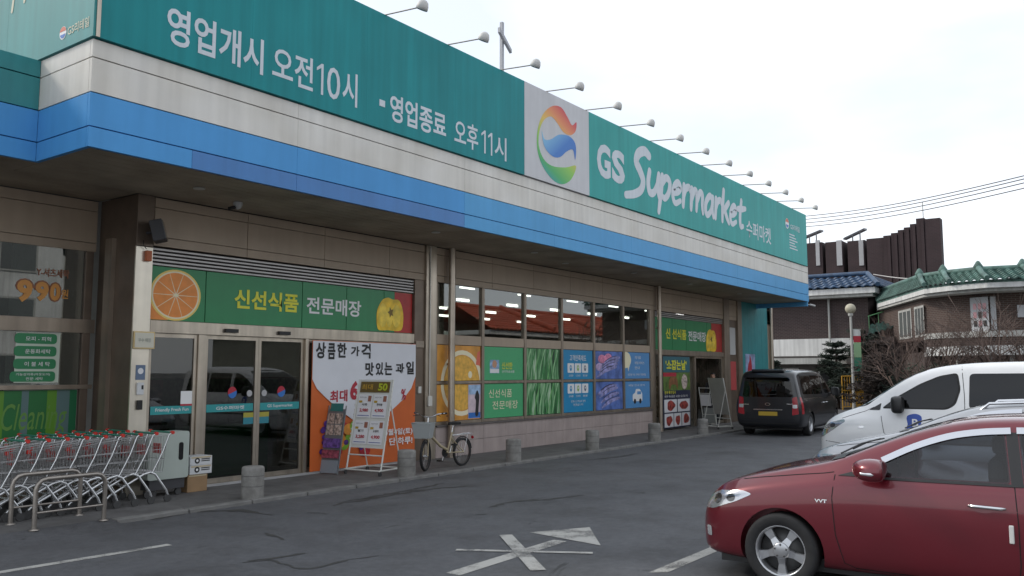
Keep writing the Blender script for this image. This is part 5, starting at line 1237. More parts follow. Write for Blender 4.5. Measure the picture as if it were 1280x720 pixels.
for k, (x0, z0) in enumerate(((-.165, .68), (.01, .68), (-.165, .88), (.01, .88))): rp_('flyer', x0, x0+.155, z0, z0+.18, fl, -.026, .004)
rp_('tray', -.18, .18, .46, .62, M('flyer_purple', (.12, .06, .25), .5, var=.6, vscale=16), -.05, .03); rp_('tray', -.18, .18, .02, .24, M('rack_plate', (.22, .24, .27), .5), -.03, .02); rp_('tray', -.18, .18, .28, .42, M('flyer_red', (.25, .05, .08), .5, var=.7, vscale=18), -.05, .03)

# ---- far entrance: beef banner, rack
t = thing('beef_banner', 'tall dark banner with yellow headline, a cow picture and five framed meat pictures', 'banner', (25.4, WY-.08, S), world=True); y = WY-.08
bx0, bx1 = 24.34, 26.34
MB().box((bx0, y, .10), (bx1, y+.02, 2.36)).build('sheet', M('navy', (.02, .025, .06), .5, var=.1), t)
def sh(nm, x0, x1, z0, z1, m_, d=.003): return MB().sheet(rect(x0, z0, x1, z1), (0, y-d, 0), U_, V_).build(nm, m_, t)
sh('headline_field', bx0+.01, bx1-.01, 1.86, 2.35, M('banner_teal', (.03, .13, .16), .5)); text("'소잡는날'", 'ink_yellow', t, (bx0+.18, y-.006, 1.93), U_, V_, 1.55, .32, bold=.03)
sh('cow_field', bx0+.01, bx1-.01, 1.28, 1.85, M('cow_green', (.10, .17, .03), .5, var=.5, vscale=5)); sh('ribbon', bx0+.01, bx0+.95, 1.72, 1.84, 'ink_red', .006)
MB().sheet([(p.x, p.y) for p in catmull([(bx0+.4,1.35),(bx0+.42,1.6),(bx0+.6,1.7),(bx0+.95,1.68),(bx0+1.05,1.5),(bx0+1.0,1.32),(bx0+.9,1.45),(bx0+.6,1.46),(bx0+.5,1.33)], 4, True)], (0, y-.007, 0), U_, V_).build('cow_print', M('cow_brown', (.22, .09, .03), .5, var=.3, vscale=8), t)
MB().sheet(disc(bx0+1.55, 1.55, .22, .25, 16), (0, y-.007, 0), U_, V_).build('basket_print', M('basket_print', (.5, .4, .35), .5, var=.7, vscale=12), t)
text('한우 특가 행사', 'ink_yellow', t, (bx0+.08, y-.006, 1.17), U_, V_, .8, .1, bold=.02); text('매주 목요일은 소잡는 날 입니다', 'ink_white', t, (bx0+.08, y-.006, 1.06), U_, V_, 1.7, .07, bold=.005)
mm = M('meat', (.30, .05, .04), .5, var=.8, vscale=9)
for x0, x1, z0, z1 in ((.06, .96, .60, 1.0), (1.02, 1.94, .60, 1.0), (.06, .70, .14, .56), (.74, 1.28, .14, .56), (1.32, 1.94, .14, .56)):
    sh('picture', bx0+x0, bx0+x1, z0, z1, 'paper'); q = Vector(((x0+x1)/2+bx0, (z0+z1)/2))
    MB().sheet([(p.x, p.y) for p in catmull([(q.x+(x1-x0)*.36*math.cos(R(a))*rnd.uniform(.7, 1.1), q.y+.17*math.sin(R(a))*rnd.uniform(.7, 1.1), 0) for a in range(0, 360, 45)], 4, True)], (0, y-.005, 0), U_, V_).build('meat_print', mm, t)
t = thing('leaflet_stand', 'pale wire leaflet stand with white sheets inside the far entrance', 'rack', (27.1, 11.62, S), R(78))
for s in (-1, 1): MB().tube([(s*.26, -.1, 0), (s*.26, .16, 1.3)], .014, 8).build('upright', 'stand_white', t)
for z in (.1, .4, .75, 1.1, 1.28): MB().tube([(-.26, -.1+.26*z/1.3, z), (.26, -.1+.26*z/1.3, z)], .01, 6).build('cross_bar', 'stand_white', t)
MB().box((-.25, -.10, .12), (.25, -.08, .62)).build('panel', M('rack_pale', (.3, .32, .31), .6), t); MB().box((-.2, .02, .70), (.2, .03, 1.08), Matrix.Rotation(R(-8), 4, 'X')).build('sheet', 'paper', t)
# poster on the teal end wall
t = poster('small blue and red people poster on the teal end wall', 31.5, 32.5, 1.55, 2.55, WY-.03, M('film_poster', (.30, .36, .55), .4, var=.5, vscale=3), name='wall_poster')
MB().sheet([(p.x, p.y) for p in catmull([(31.7,1.56),(31.75,2.1),(31.9,2.3),(31.95,2.5),(32.1,2.3),(32.15,2.0),(32.15,1.56)], 4, True)], (0, WY-.033, 0), U_, V_).build('figure_print', 'ink_red', t)

# ---- column fittings
smallbox('siren', 'small orange alarm siren on the corner column', 'siren', (7.03, 11.92, 3.52), (7.12, 11.983, 3.68), M('orange_plastic', (.45, .10, .02), .4))
t = thing('floodlight', 'black box floodlight bracketed to the corner column', 'floodlight', (7.1, 11.9, 3.85), world=True)
mt = Matrix.Translation((7.13, 11.80, 3.97)) @ Matrix.Rotation(R(52), 4, 'Z') @ Matrix.Rotation(R(-14), 4, 'X')
MB().box((-.15, -.09, -.16), (.15, .09, .16), mt).build('housing', 'plastic_grey', t, bevel=.01); MB().box((-.13, -.098, -.14), (.13, -.092, .14), mt).build('lens', M('flood_lens', (.05, .05, .05), .1), t)
MB().tube([(7.05, 11.98, 3.95), (7.08, 11.9, 3.95)], .02, 8).build('bracket', 'plastic_grey', t); MB().tube([(7.0, 11.975, 3.83), (6.98, 11.93, 3.75), (7.04, 11.95, 3.70)], .006, 5).build('cable', 'black', t)
t = thing('brass_plaque', 'framed cream notice plaque on the corner column', 'plaque', (7.03, 11.97, 2.2), world=True)
MB().box((6.90, 11.955, 2.20), (7.24, 11.983, 2.46)).build('frame', M('brass', (.55, .42, .22), .35, .7), t, bevel=.004); MB().box((6.92, 11.950, 2.22), (7.22, 11.954, 2.44)).build('plate', M('cream', (.62, .60, .50), .5), t)
text('우수 매장', M('plaque_ink', (.3, .32, .28), .5), t, (6.97, 11.949, 2.30), U_, V_, .2, .06, bold=.01)
t = thing('notice_sticker', 'small blue grey security sticker on the corner column', 'sticker', (7.05, 11.98, 1.75), world=True); MB().box((6.97, 11.979, 1.74), (7.12, 11.983, 1.96)).build('sheet', M('sticker_blue', (.12, .17, .26), .5), t); MB().sheet(disc(7.045, 1.87, .045), (0, 11.977, 0), U_, V_).build('emblem', 'paper', t)
t = thing('door_intercom', 'white and black entry reader on the corner column', 'intercom', (7.05, 11.95, 1.3), world=True); MB().box((6.99, 11.945, 1.52), (7.09, 11.983, 1.70)).build('upper_case', 'white_board', t, bevel=.006); MB().box((7.0, 11.945, 1.30), (7.08, 11.983, 1.44)).build('lower_case', 'black', t, bevel=.006); MB().box((7.05, 11.941, 1.60), (7.08, 11.946, 1.66)).build('button', 'black', t)
t = thing('dome_camera', 'small hanging security camera under the canopy by the doors', 'camera', (8.9, 11.55, 4.42), world=True)
cp = onz(297, 260, 4.44); 
MB().lathe([(.075, 4.53), (.075, 4.49), (.055, 4.44), (.0, 4.41)], (cp.x, cp.y, 0), 16).build('dome', M('camera_white', (.45, .45, .44), .4), t); MB().tube([(cp.x-.06, cp.y, 4.44), (cp.x-.17, cp.y-.02, 4.40)], .03, 10).build('lens', 'black', t)
t = thing('corner_camera', 'white security camera on the far corner of the canopy', 'camera', (33.0, 10.2, 4.5), world=True)
MB().tube([(32.95, 10.0, 4.44), (33.2, 9.95, 4.42)], .015, 8).build('bracket', 'camera_white' if 'camera_white' in MATS else 'steel', t); MB().tube([(33.15, 9.98, 4.44), (33.35, 9.86, 4.40)], .04, 10).build('housing', M('camera_white', (.6, .6, .6)), t)

# ---- bicycle
M('cream_frame', (.40, .33, .21), .4); M('basket_grey', (.33, .35, .35), .5)
t = thing('bicycle', 'cream folding bicycle with grey front basket leaning on its stand at the kerb', 'bicycle', (12.98, 10.66, S), R(181)); t.scale = (1.06, 1.06, 1.06); r = .255; WB = 1.02
def bwheel(x, steer=0, par=t):
    w_ = MB(); rot = Matrix.Rotation(R(90), 3, 'X'); 
    n = 32; w_.lathe([(r-.042, -.011), (r-.030, -.014), (r-.030, .014), (r-.042, .011), (r-.042, -.011)], (0,0,0), n, rot, caps=False); o = w_.build('wheel', 'alloy_dark', par); o.location = (x, 0, r); o.rotation_euler = (0, 0, steer)
    MB().lathe([(r-.036, -.020), (r-.014, -.025), (r, -.011), (r, .011), (r-.014, .025), (r-.036, .020)], (0,0,0), n, rot, caps=False).build('tyre', 'tyre', o)
    s = MB()
    for k in range(16):
        a = R(k*22.5); s.tube([(0, .02*(-1)**k, 0), ((r-.04)*math.cos(a), 0, (r-.04)*math.sin(a))], .0016, 3, caps=False)
    s.build('spokes', 'cart_tube', o)['kind'] = 'stuff'; MB().tube([(0, -.04, 0), (0, .04, 0)], .018, 10).build('hub', 'cart_tube', o); return o
bwheel(0); st_ = R(22)
f = Vector((WB, 0, r)); bwheel(WB, st_)
head = Vector((WB-.10, 0, .62)); bb = Vector((.43, 0, .27))
MB().tube([head, (.62, 0, .40), bb+Vector((0, 0, .05))], .024, 10).build('main_tube', 'cream_frame', t)
MB().tube([bb, (.30, 0, .62)], .017, 10).build('seat_tube', 'cream_frame', t); MB().tube([(.305, 0, .60), (.26, 0, .76)], .013, 8).build('seat_post', 'cart_tube', t)
for s in (-1, 1):
    MB().tube([bb+Vector((0, s*.02, 0)), (0, s*.045, r)], .010, 8).build('chain_stay', 'cream_frame', t); MB().tube([(.33, s*.015, .52), (0, s*.045, r)], .009, 8).build('seat_stay', 'cream_frame', t)
fk = Matrix.Rotation(st_, 3, 'Z')
def FK(x, y, z): return Vector((WB, 0, 0)) + fk @ Vector((x, y, z))
for s in (-1, 1): MB().tube([FK(0, s*.045, r), FK(-.04, s*.035, .5), FK(-.06, s*.02, .56)], .010, 8).build('fork_blade', 'cream_frame', t)
MB().tube([FK(-.06, 0, .55), FK(-.09, 0, .70), FK(-.14, 0, .92)], .016, 10).build('steerer', 'cart_tube', t)
MB().tube([FK(-.22, -.27, .98), FK(-.13, -.18, .97), FK(-.12, -.06, .92), FK(-.12, .06, .92), FK(-.13, .18, .97), FK(-.22, .27, .98)], .011, 8).build('handlebar', 'chrome', t)
for s in (-1, 1): MB().tube([FK(-.18, s*.225, .977), FK(-.27, s*.30, .982)], .017, 10).build('grip', 'rubber', t); MB().tube([FK(-.12, s*.16, .96), FK(-.05, s*.25, .94)], .006, 6).build('brake_lever', 'trim_black', t)
b_ = MB(); lo_, hi_ = .57, .83
cs = [(.01, -.13), (.01, .13), (.22, .13), (.22, -.13)]; ct = [(-.02, -.17), (-.02, .17), (.26, .17), (.26, -.17)]
vs = [FK(x, y, lo_) for x, y in cs] + [FK(x, y, hi_) for x, y in ct]
b_.add(vs, [(0,1,2,3), (0,4,5,1), (1,5,6,2), (2,6,7,3), (3,7,4,0)]); bo = b_.build('basket', 'basket_grey', t); sm = bo.modifiers.new('so', 'SOLIDIFY'); sm.thickness = .006
MB().tube([FK(x, y, hi_) for x, y in ct+ct[:1]], .008, 6).build('basket_rim', 'basket_grey', t)
sd_ = MB(); bm_pts = [(-.12, .085), (-.13, 0), (-.12, -.085), (-.02, -.075), (.08, -.028), (.15, -.018), (.15, .018), (.08, .028), (-.02, .075)]
sd_.prism(bm_pts, (.25, 0, .755), (1,0,0), (0,1,0), (0,0,1), .055); so_ = sd_.build('saddle', 'rubber', t, bevel=.022)
MB().tube([(.28, 0, .56), (.0, 0, .585), (-.22, 0, .585)], .007, 6).build('rack_rail', 'cart_tube', t)
for s in (-1, 1): MB().tube([(.26, s*.05, .57), (-.24, s*.05, .575)], .006, 6).build('rack_rail', 'cart_tube', t); MB().tube([(0, s*.05, r), (-.10, s*.05, .57)], .005, 6).build('rack_strut', 'cart_tube', t)
MB().lathe([(.085, -.003), (.085, .003)], (bb.x, -.05, bb.z), 24, Matrix.Rotation(R(90), 3, 'X')).build('chainring', 'trim_black', t)
MB().tube([bb+Vector((0, -.06, 0)), bb+Vector((.05, -.07, -.14))], .009, 6).build('crank', 'cart_tube', t); MB().box((bb.x+.01, -.17, bb.z-.16), (bb.x+.09, -.08, bb.z-.135)).build('pedal', 'rubber', t)
MB().tube([bb+Vector((0, .06, 0)), bb+Vector((-.05, .07, .14))], .009, 6).build('crank', 'cart_tube', t); MB().box((bb.x-.09, .08, bb.z+.13), (bb.x-.01, .17, bb.z+.155)).build('pedal', 'rubber', t)
MB().tube([Vector((r+.02, 0, 0))*0 + Vector(((r+.022)*math.cos(R(a)), 0, r+(r+.022)*math.sin(R(a)))) for a in range(20, 171, 15)], .012, 6).build('mudguard', 'trim_black', t)
MB().tube([FK((r+.022)*math.cos(R(a)), 0, r+(r+.022)*math.sin(R(a))) for a in range(35, 161, 15)], .012, 6).build('mudguard', 'trim_black', t)
MB().tube([(.05, -.06, .24), (-.06, -.16, .0)], .008, 6).build('kickstand', 'cart_tube', t)
MB().tube([(-.30, 0, .50), (-.315, 0, .50)], .03, 10).build('reflector', 'lamp_red', t)

# ---- person in the far doorway, mostly hidden by the blank board
M('skin', (.38, .22, .15), .6); M('dark_coat', (.02, .02, .024), .8, var=.2, vscale=9); M('hair', (.012, .010, .010), .5); M('trousers', (.03, .03, .04), .85)
t = thing('person', 'person with short dark hair in a dark coat standing behind the blank board', 'person', (27.75, 11.72, S), R(200))
def skin(name, pts, edges, radii, mat, parent, sub=2, root=0):
    me = bpy.data.meshes.new(name); me.from_pydata(pts, edges, []); o = bpy.data.objects.new(name, me); col.objects.link(o)
    bm = bmesh.new(); bm.from_mesh(me); ly = bm.verts.layers.skin.verify(); bm.verts.ensure_lookup_table()
    for i, q in enumerate(bm.verts): rr = radii[i]; q[ly].radius = rr if isinstance(rr, tuple) else (rr, rr); q[ly].use_root = (i == root)
    bm.to_mesh(me); bm.free(); o.modifiers.new('k', 'SKIN').use_smooth_shade = True; s = o.modifiers.new('s', 'SUBSURF'); s.levels = sub; s.render_levels = sub
    dg = bpy.context.evaluated_depsgraph_get(); dg.update(); m2 = bpy.data.meshes.new_from_object(o.evaluated_get(dg)); bpy.data.objects.remove(o)
    for p in m2.polygons: p.use_smooth = True
    return link(name, m2, mat, parent)
pts = [(0,0,.95),(0,0,1.15),(0,0,1.36),(0,0,1.48),(.01,0,1.54)]; ed = [(0,1),(1,2),(2,3),(3,4)]; rad = [(.15,.11),(.145,.105),(.17,.11),(.075,.07),.055]
for s in (-1, 1):
    k = len(pts); pts += [(0, s*.10, .88), (.02, s*.10, .50), (-.02, s*.11, .10), (.14, s*.12, .04)]; ed += [(0, k), (k, k+1), (k+1, k+2), (k+2, k+3)]; rad += [.095, .065, .05, .045]
    k = len(pts); pts += [(0, s*.19, 1.40), (-.02, s*.25, 1.12), (.10, s*.24, .92), (.14, s*.235, .86)]; ed += [(2, k), (k, k+1), (k+1, k+2), (k+2, k+3)]; rad += [.07, .052, .04, .035]
body = skin('body', pts, ed, rad, 'dark_coat', t)
hd = MB(); bm = bmesh.new(); bmesh.ops.create_uvsphere(bm, u_segments=24, v_segments=16, radius=1)
for q in bm.verts:
    x, yy, z = q.co; w_ = .078*(1-.18*max(0, -z)); q.co = Vector((x*.098*(1 if x < 0 else (1-.1*max(0, -z))), yy*w_, 1.655+z*.118))
    if x > .75 and abs(yy) < .3 and -.35 < z < .15: q.co.x += .022*(1-abs(yy)/.3)
for f_ in bm.faces: f_.smooth = True
me = bpy.data.meshes.new('head'); bm.to_mesh(me); bm.free(); hdo = link('head', me, 'skin', t)
bm = bmesh.new(); bmesh.ops.create_uvsphere(bm, u_segments=24, v_segments=16, radius=1); bmesh.ops.delete(bm, geom=[q for q in bm.verts if q.co.z < -.1 and q.co.x > -.2 or (q.co.x > .55 and q.co.z < .45) or q.co.z < -.75], context='VERTS')
for q in bm.verts: q.co = Vector((q.co.x*.108-.004, q.co.y*.088, 1.668+q.co.z*.122))
for f_ in bm.faces: f_.smooth = True
me = bpy.data.meshes.new('hair'); bm.to_mesh(me); bm.free(); link('hair', me, 'hair', t)
for s in (-1, 1):
    MB().lathe([(0, -.004), (.011, 0), (0, .004)], (.088, s*.03, 1.665), 10, Matrix.Rotation(R(90), 3, 'Y')).build('eye', 'ink_black', t)
    MB().lathe([(0, -.01), (.028, 0), (0, .01)], (-.005, s*.078, 1.65), 10, Matrix.Rotation(R(90), 3, 'X')).build('ear', 'skin', t)
    for k in range(5):
        a = Vector((.15, s*.235+(.016*(k-2))*.9, .84)) if k < 4 else Vector((.16, s*.205, .87)); MB().tube([a, a+Vector((.012, 0, -.035)), a+Vector((.006, 0, -.065 if k < 4 else -.045))], [.009, .008, .006], 6).build('finger', 'skin', t)
MB().tube([(.089, -.022, 1.598), (.093, 0, 1.597), (.089, .022, 1.598)], .006, 6).build('mouth', M('lip', (.3, .12, .1), .6), t)
# ================================================================== background
def brickmat(name, c1, c2, mortar, sc=1.0):
    m = bpy.data.materials.new(name); m.use_nodes = True; t = m.node_tree; b = t.nodes['Principled BSDF']; b.inputs['Roughness'].default_value = .85
    g = t.nodes.new('ShaderNodeNewGeometry'); sp = t.nodes.new('ShaderNodeSeparateXYZ'); cb = t.nodes.new('ShaderNodeCombineXYZ'); ad = t.nodes.new('ShaderNodeMath')
    t.links.new(g.outputs['Position'], sp.inputs[0]); t.links.new(sp.outputs['X'], ad.inputs[0]); t.links.new(sp.outputs['Y'], ad.inputs[1]); t.links.new(ad.outputs[0], cb.inputs['X']); t.links.new(sp.outputs['Z'], cb.inputs['Y'])
    br = t.nodes.new('ShaderNodeTexBrick'); br.inputs['Scale'].default_value = 1; br.inputs['Brick Width'].default_value = .24*sc; br.inputs['Row Height'].default_value = .08*sc; br.inputs['Mortar Size'].default_value = .012*sc
    br.inputs['Color1'].default_value = (*c1, 1); br.inputs['Color2'].default_value = (*c2, 1); br.inputs['Mortar'].default_value = (*mortar, 1); t.links.new(cb.outputs[0], br.inputs['Vector'])
    n = t.nodes.new('ShaderNodeTexNoise'); n.inputs['Scale'].default_value = .8; n.inputs['Detail'].default_value = 5; t.links.new(g.outputs['Position'], n.inputs['Vector'])
    x = t.nodes.new('ShaderNodeMixRGB'); x.blend_type = 'MULTIPLY'; x.inputs['Fac'].default_value = .5; t.links.new(br.outputs['Color'], x.inputs['Color1']); t.links.new(n.outputs['Fac'], x.inputs['Color2'])
    t.links.new(x.outputs['Color'], b.inputs['Base Color']); MATS[name] = m; return m
brickmat('brick_dark', (.075, .045, .045), (.055, .035, .035), (.12, .10, .095)); brickmat('brick_brown', (.105, .06, .048), (.075, .042, .035), (.16, .135, .12)); brickmat('brick_tower', (.055, .03, .034), (.045, .026, .03), (.06, .045, .045), 1.6)
M('render_white', (.62, .62, .61), .8, var=.12, vscale=.9, streak=.2); M('slab_grey', (.42, .42, .40), .8, var=.15, vscale=1.5, streak=.2); M('dark_void', (.02, .02, .022), .7)
M('tile_blue', (.045, .092, .175), .5, var=.25, vscale=3, dirt=(2.5, (.5, .5, .5))); M('tile_green', (.105, .20, .175), .65, var=.3, vscale=2.5, dirt=(2.2, (.45, .45, .43))); M('tile_red', (.38, .07, .03), .5, var=.2, vscale=2)
def tiles(parent, e0, e1, r0, r1, mat, wid=.30, rowl=.36, name='roof_tiles'):
    """rolled clay tiles laid from the eave line e0-e1 up to the ridge line r0-r1"""
    e0, e1, r0, r1 = map(Vector, (e0, e1, r0, r1)); nc = max(2, round((e1-e0).length/wid)); nr = max(2, round(((r0+r1)/2-(e0+e1)/2).length/rowl)); b = MB()
    up = (e1-e0).cross(r0-e0).normalized()
    if up.z < 0: up = -up
    for i in range(nc):
        for j in range(nr):
            def pt(u, v): a = e0.lerp(e1, u); c = r0.lerp(r1, u); return a.lerp(c, v)
            u0, u1 = i/nc, (i+1)/nc; v0, v1 = j/nr, min(1, (j+1.15)/nr); prof = [(0, .0), (.18, .05), (.36, .075), (.54, .05), (.70, .005), (.85, -.015), (1, .0)]
            k = len(b.v)
            for v, lift in ((v0, .055), (v1, .0)):
                for q, h in prof: b.v.append(pt(u0+(u1-u0)*q, v)+up*(h+lift))
            n = len(prof); b.f += [(k+q, k+q+1, k+n+q+1, k+n+q) for q in range(n-1)]; b.sm += [True]*(n-1)
            for q, h in prof: b.v.append(pt(u0+(u1-u0)*q, v0)+up*(h-.01))
            b.f += [(k+q, k+2*n+q, k+2*n+q+1, k+q+1) for q in range(n-1)]; b.sm += [False]*(n-1)
    o = b.build(name, mat, parent, fix=False); o['kind'] = 'stuff'; return o
# ---- brick house with blue tiled eaves beyond the shop
bh = thing('blue_roof_house', 'dark brick building with blue tiled eaves and white lower band beyond the shop', 'building', (48.3, 15, 0), world=True)
X = 48.0; EZ = 6.02
MB().box((X, 11.4, 3.70), (X+9, 24, EZ)).build('wall', 'brick_dark', bh); MB().box((X-.1, 11.3, 2.75), (X+9.1, 24, 3.698)).build('white_band', 'render_white', bh)
MB().box((X-1.2, 12.3, 2.30), (X-.102, 24, 2.62)).build('ledge', 'slab_grey', bh); MB().box((X, 11.4, 0), (X+9, 24, 2.748)).build('lower_wall', M('lower_wall', (.16, .145, .135), .8, var=.2), bh)
for (y0, y1) in ((12.7, 14.1), (15.2, 16.4), (17.3, 18.5)):
    f_ = MB().box((X-.06, y0, .9), (X-.005, y1, 2.1)).build('window', 'render_white', bh); MB().box((X-.075, y0+.08, .98), (X-.062, y1-.08, 2.02)).build('pane', 'dark_void', f_)
MB().box((X-.9, 10.8, EZ+.002), (X+9.5, 24, EZ+.30)).build('eave_board', 'render_white', bh); MB().box((X-.75, 10.95, EZ-.16), (X, 24, EZ-.002)).build('eave_soffit', 'slab_grey', bh)
tiles(bh, (X-1.0, 10.6, EZ+.33), (X-1.0, 24, EZ+.33), (X+1.0, 11.6, EZ+1.08), (X+1.0, 24, EZ+1.08), 'tile_blue', .42, .42)
MB().tube([(X-1.05, 10.62, EZ+.42), (X+1.0, 11.6, EZ+1.25)], .13, 8).build('hip_ridge', 'tile_blue', bh); MB().tube([(X+1.0, 11.6, EZ+1.25), (X+1.0, 24, EZ+1.25)], .12, 8).build('ridge', 'tile_blue', bh)
tiles(bh, (X+9, 10.6, EZ+.33), (X-1.0, 10.6, EZ+.33), (X+9, 11.6, EZ+1.15), (X+1.0, 11.6, EZ+1.15), 'tile_blue', .42, .42)
MB().box((X+1.0, 11.62, EZ+.31), (X+9, 24, EZ+1.1)).build('roof_core', 'dark_void', bh)
MB().tube([(X-.15, 13.4, 3.7), (X-.15, 13.4, 6.3)], .06, 8).build('drain_pipe', 'slab_grey', bh)
# outside stair and railing left of it
MB().box((X-.6, 19.3, 2.8), (X-.12, 19.4, 3.9)).build('railing_post', 'slab_grey', bh); MB().box((X-.02, 18.9, 3.75), (X-.005, 20.9, 6.1)).build('stair_opening', 'dark_void', bh)
# ---- dark ribbed tower far behind
tw = thing('brick_tower', 'tall dark ribbed brick church with stepped roofline behind the tiled houses', 'building', (87, 18, 0), world=True)
X = 86.0
def ty(px, X_): return ony_x(px, X_)
def at_x(px, py, X_): d = ray(px, py); return CAM + d*(X_/d.x)
steps = [(1175, 1155, 272), (1155, 1144, 272), (1144, 1136, 279), (1136, 1128, 283), (1128, 1120, 286), (1120, 1111, 289.5), (1111, 1101, 292.5), (1101, 1079, 295)]
for k, (pr, pl, py) in enumerate(steps):
    a, c = at_x(pr, py, X), at_x(pl, py, X); d = .9 if k % 2 else 0.; d = .14*k if 0 < k < 7 else (0 if k == 0 else 1.1)
    MB().box((X+d, a.y+.02, 0), (X+d+(1.2 if k == 0 else 9), c.y-.02, a.z)).build('fin', 'brick_tower', tw)
    if 0 < k < 7: MB().box((X+d-.2, a.y+.05, 0), (X+d-.01, a.y+.30, a.z-.2)).build('rib', 'brick_tower', tw)
for pr, pl, py in ((1074, 1052, 296.5), (1046, 1024, 298), (1020, 960, 299.5)):
    a, c = at_x(pr, py, X), at_x(pl, py, X); MB().box((X+2.0, a.y, 0), (X+10, c.y, a.z)).build('wall_bay', 'brick_tower', tw)
for pr, pl in ((1079, 1074), (1052, 1046), (1024, 1020)):
    a, c = at_x(pr, 300, X+1.9), at_x(pl, 332, X+1.9); MB().box((X+1.9, a.y+.02, c.z), (X+2.3, c.y-.02, a.z)).build('pale_slit', M('slit_pale', (.38, .38, .39), .5, var=.05), tw); MB().box((X+2.3, a.y+.02, 0), (X+2.6, c.y-.02, c.z-.01)).build('slit_base', 'dark_void', tw)
for px0, py0, px1, py1 in ((1001, 297, 1025, 287), (1054, 297.5, 1080, 285)):
    sp_ = thing('roof_panel', ['tilted panel frame on the tower roof, nearer the teal sign', 'tilted panel frame on the tower roof, nearer the stepped fins'][px0 > 1010], 'roof panel', tuple(at_x(px1, 297, X+4)), world=True, group='tilted panels on the tower roof')
    a, c = at_x(px0, py0, X+4), at_x(px1, py1, X+4); MB().add([a, c, c+Vector((1.2, 0, .1)), a+Vector((1.2, 0, .1)), a-Vector((0,0,.18)), c-Vector((0,0,.18)), c+Vector((1.2, 0, -.08)), a+Vector((1.2, 0, -.08))], [(0,1,2,3), (7,6,5,4), (0,4,5,1), (1,5,6,2), (2,6,7,3), (3,7,4,0)]).build('panel', M('panel_dark', (.08, .08, .09), .4), sp_)
    for f_ in (.45, .8): q = a.lerp(c, f_); MB().tube([(q.x, q.y, q.z-.1), (q.x, q.y, at_x(px1, 298, X+4).z-.4)], .06, 6).build('strut', 'panel_dark', sp_)
a = at_x(1154, 272, X+2); MB().tube([(a.x, a.y, a.z-.2), (a.x, a.y, a.z+1.5)], .04, 6).build('rod', 'slab_grey', tw)
# ---- green tiled house
gh = thing('green_roof_house', 'two storey brown brick house with green tiled roof and grey door on its balcony', 'building', (44, 4, 0), world=True)
EZ = 5.25
def P2(px, dep): v = atd(px, 465, dep); return Vector((v.x, v.y, 0))
F = [P2(1100, 44.5), P2(1160, 36.6), P2(1192, 35.2), P2(1240, 33.9), P2(1300, 33.2), P2(1420, 31.8)]
away = Vector((1, .25, 0)).normalized()
def off(p, k, z=0): return p + away*k + Vector((0, 0, z))
def quadwall(nm, a, b, z0, z1, k0, th, mat):
    v = [off(a, k0, z0), off(b, k0, z0), off(b, k0+th, z0), off(a, k0+th, z0), off(a, k0, z1), off(b, k0, z1), off(b, k0+th, z1), off(a, k0+th, z1)]
    return MB().add(v, [(0,3,2,1), (4,5,6,7), (0,1,5,4), (1,2,6,5), (2,3,7,6), (3,0,4,7)]).build(nm, mat, gh)
for i, (a, b) in enumerate(zip(F, F[1:])):
    quadwall('wall', a, b, 3.3, EZ, 1.5, .3, 'brick_brown'); quadwall('lower_wall', a, b, 0, 2.75, 1.5, .3, M('porch_dark', (.07, .05, .045), .8, var=.3))
    quadwall('balcony_slab', a, b, 3.28, 3.52, .25, 1.2, 'slab_grey') if i else None; quadwall('balcony_parapet', a, b, 2.93, 3.278, .35, 1.1, 'brick_brown') if i else None
    quadwall('slab_edge', a, b, 2.55, 2.928, .20, 1.25, 'render_white') if i else None
    quadwall('eave_board', a, b, EZ, EZ+.20, .1, 1.8, 'render_white'); quadwall('tile_bed', a, b, EZ+.202, EZ+.33, .12, 1.6, 'tile_green'); quadwall('eave_soffit', a, b, EZ-.12, EZ-.004, .35, 1.4, 'slab_grey')
    RZ = EZ+.92; tiles(gh, off(a, -.05, EZ+.29), off(b, -.05, EZ+.29), off(a, 2.4, RZ), off(b, 2.4, RZ), 'tile_green', .30, .36)
    MB().tube([off(a, 2.4, RZ+.08), off(b, 2.4, RZ+.08)], .12, 8).build('ridge', 'tile_green', gh)
    if i: 
        MB().tube([off(a, -.15, EZ+.38), off(a, 1.2, EZ+.70), off(a, 2.4, RZ+.16)], [.10, .10, .12], 8).build('hip_ridge', 'tile_green', gh)
        q = off(a, 2.4, RZ+.10); MB().lathe([(.14, 0), (.20, .10), (.13, .22), (.07, .32), (0, .36)], tuple(q), 10).build('ridge_knob', 'tile_green', gh)
quadwall('back_wall', F[0], F[-1], 0, EZ, 8, .3, 'brick_brown')
v = [off(F[0], 2.4, EZ+.9), off(F[-1], 2.4, EZ+.9), off(F[-1], 8.5, EZ), off(F[0], 8.5, EZ)]; MB().add(v, [(0,1,2,3)]).build('rear_roof', 'tile_green', gh)
MB().add([off(F[0], 1.5, 0), off(F[0], 8, 0), off(F[0], 8, EZ), off(F[0], 2.4, EZ+.9), off(F[0], 1.5, EZ)], [(0,1,2,3,4)]).build('gable_wall', 'brick_brown', gh)
def on_wall(nm, pa, pb, z0, z1, k, th, mat, par=None):
    """piece set on the balcony wall between two pixel columns"""
    o = quadwall(nm, pa, pb, z0, z1, k, th, mat); 
    if par: o.parent = par; o.location = (0,0,0)
    return o
def wp_(px):
    for a, b, p0, p1 in zip(F, F[1:], (1100, 1160, 1192, 1240, 1300), (1160, 1192, 1240, 1300, 1420)):
        if p0 <= px <= p1:
            d = ray(px, 465); d0 = Vector((d.x, d.y)); A_, B_ = (a+away*1.5).to_2d(), (b+away*1.5).to_2d(); e = B_-A_
            den = d0.x*(-e.y)+d0.y*e.x; s = (A_.x*(-e.y)+A_.y*e.x)/den; q = d0*s; return Vector((q.x, q.y, 0))-away*1.5
a, b = wp_(1217), wp_(1239.5); door = on_wall('balcony_door', a, b, 3.53, 4.98, 1.38, .10, M('door_grey', (.42, .43, .45), .6))
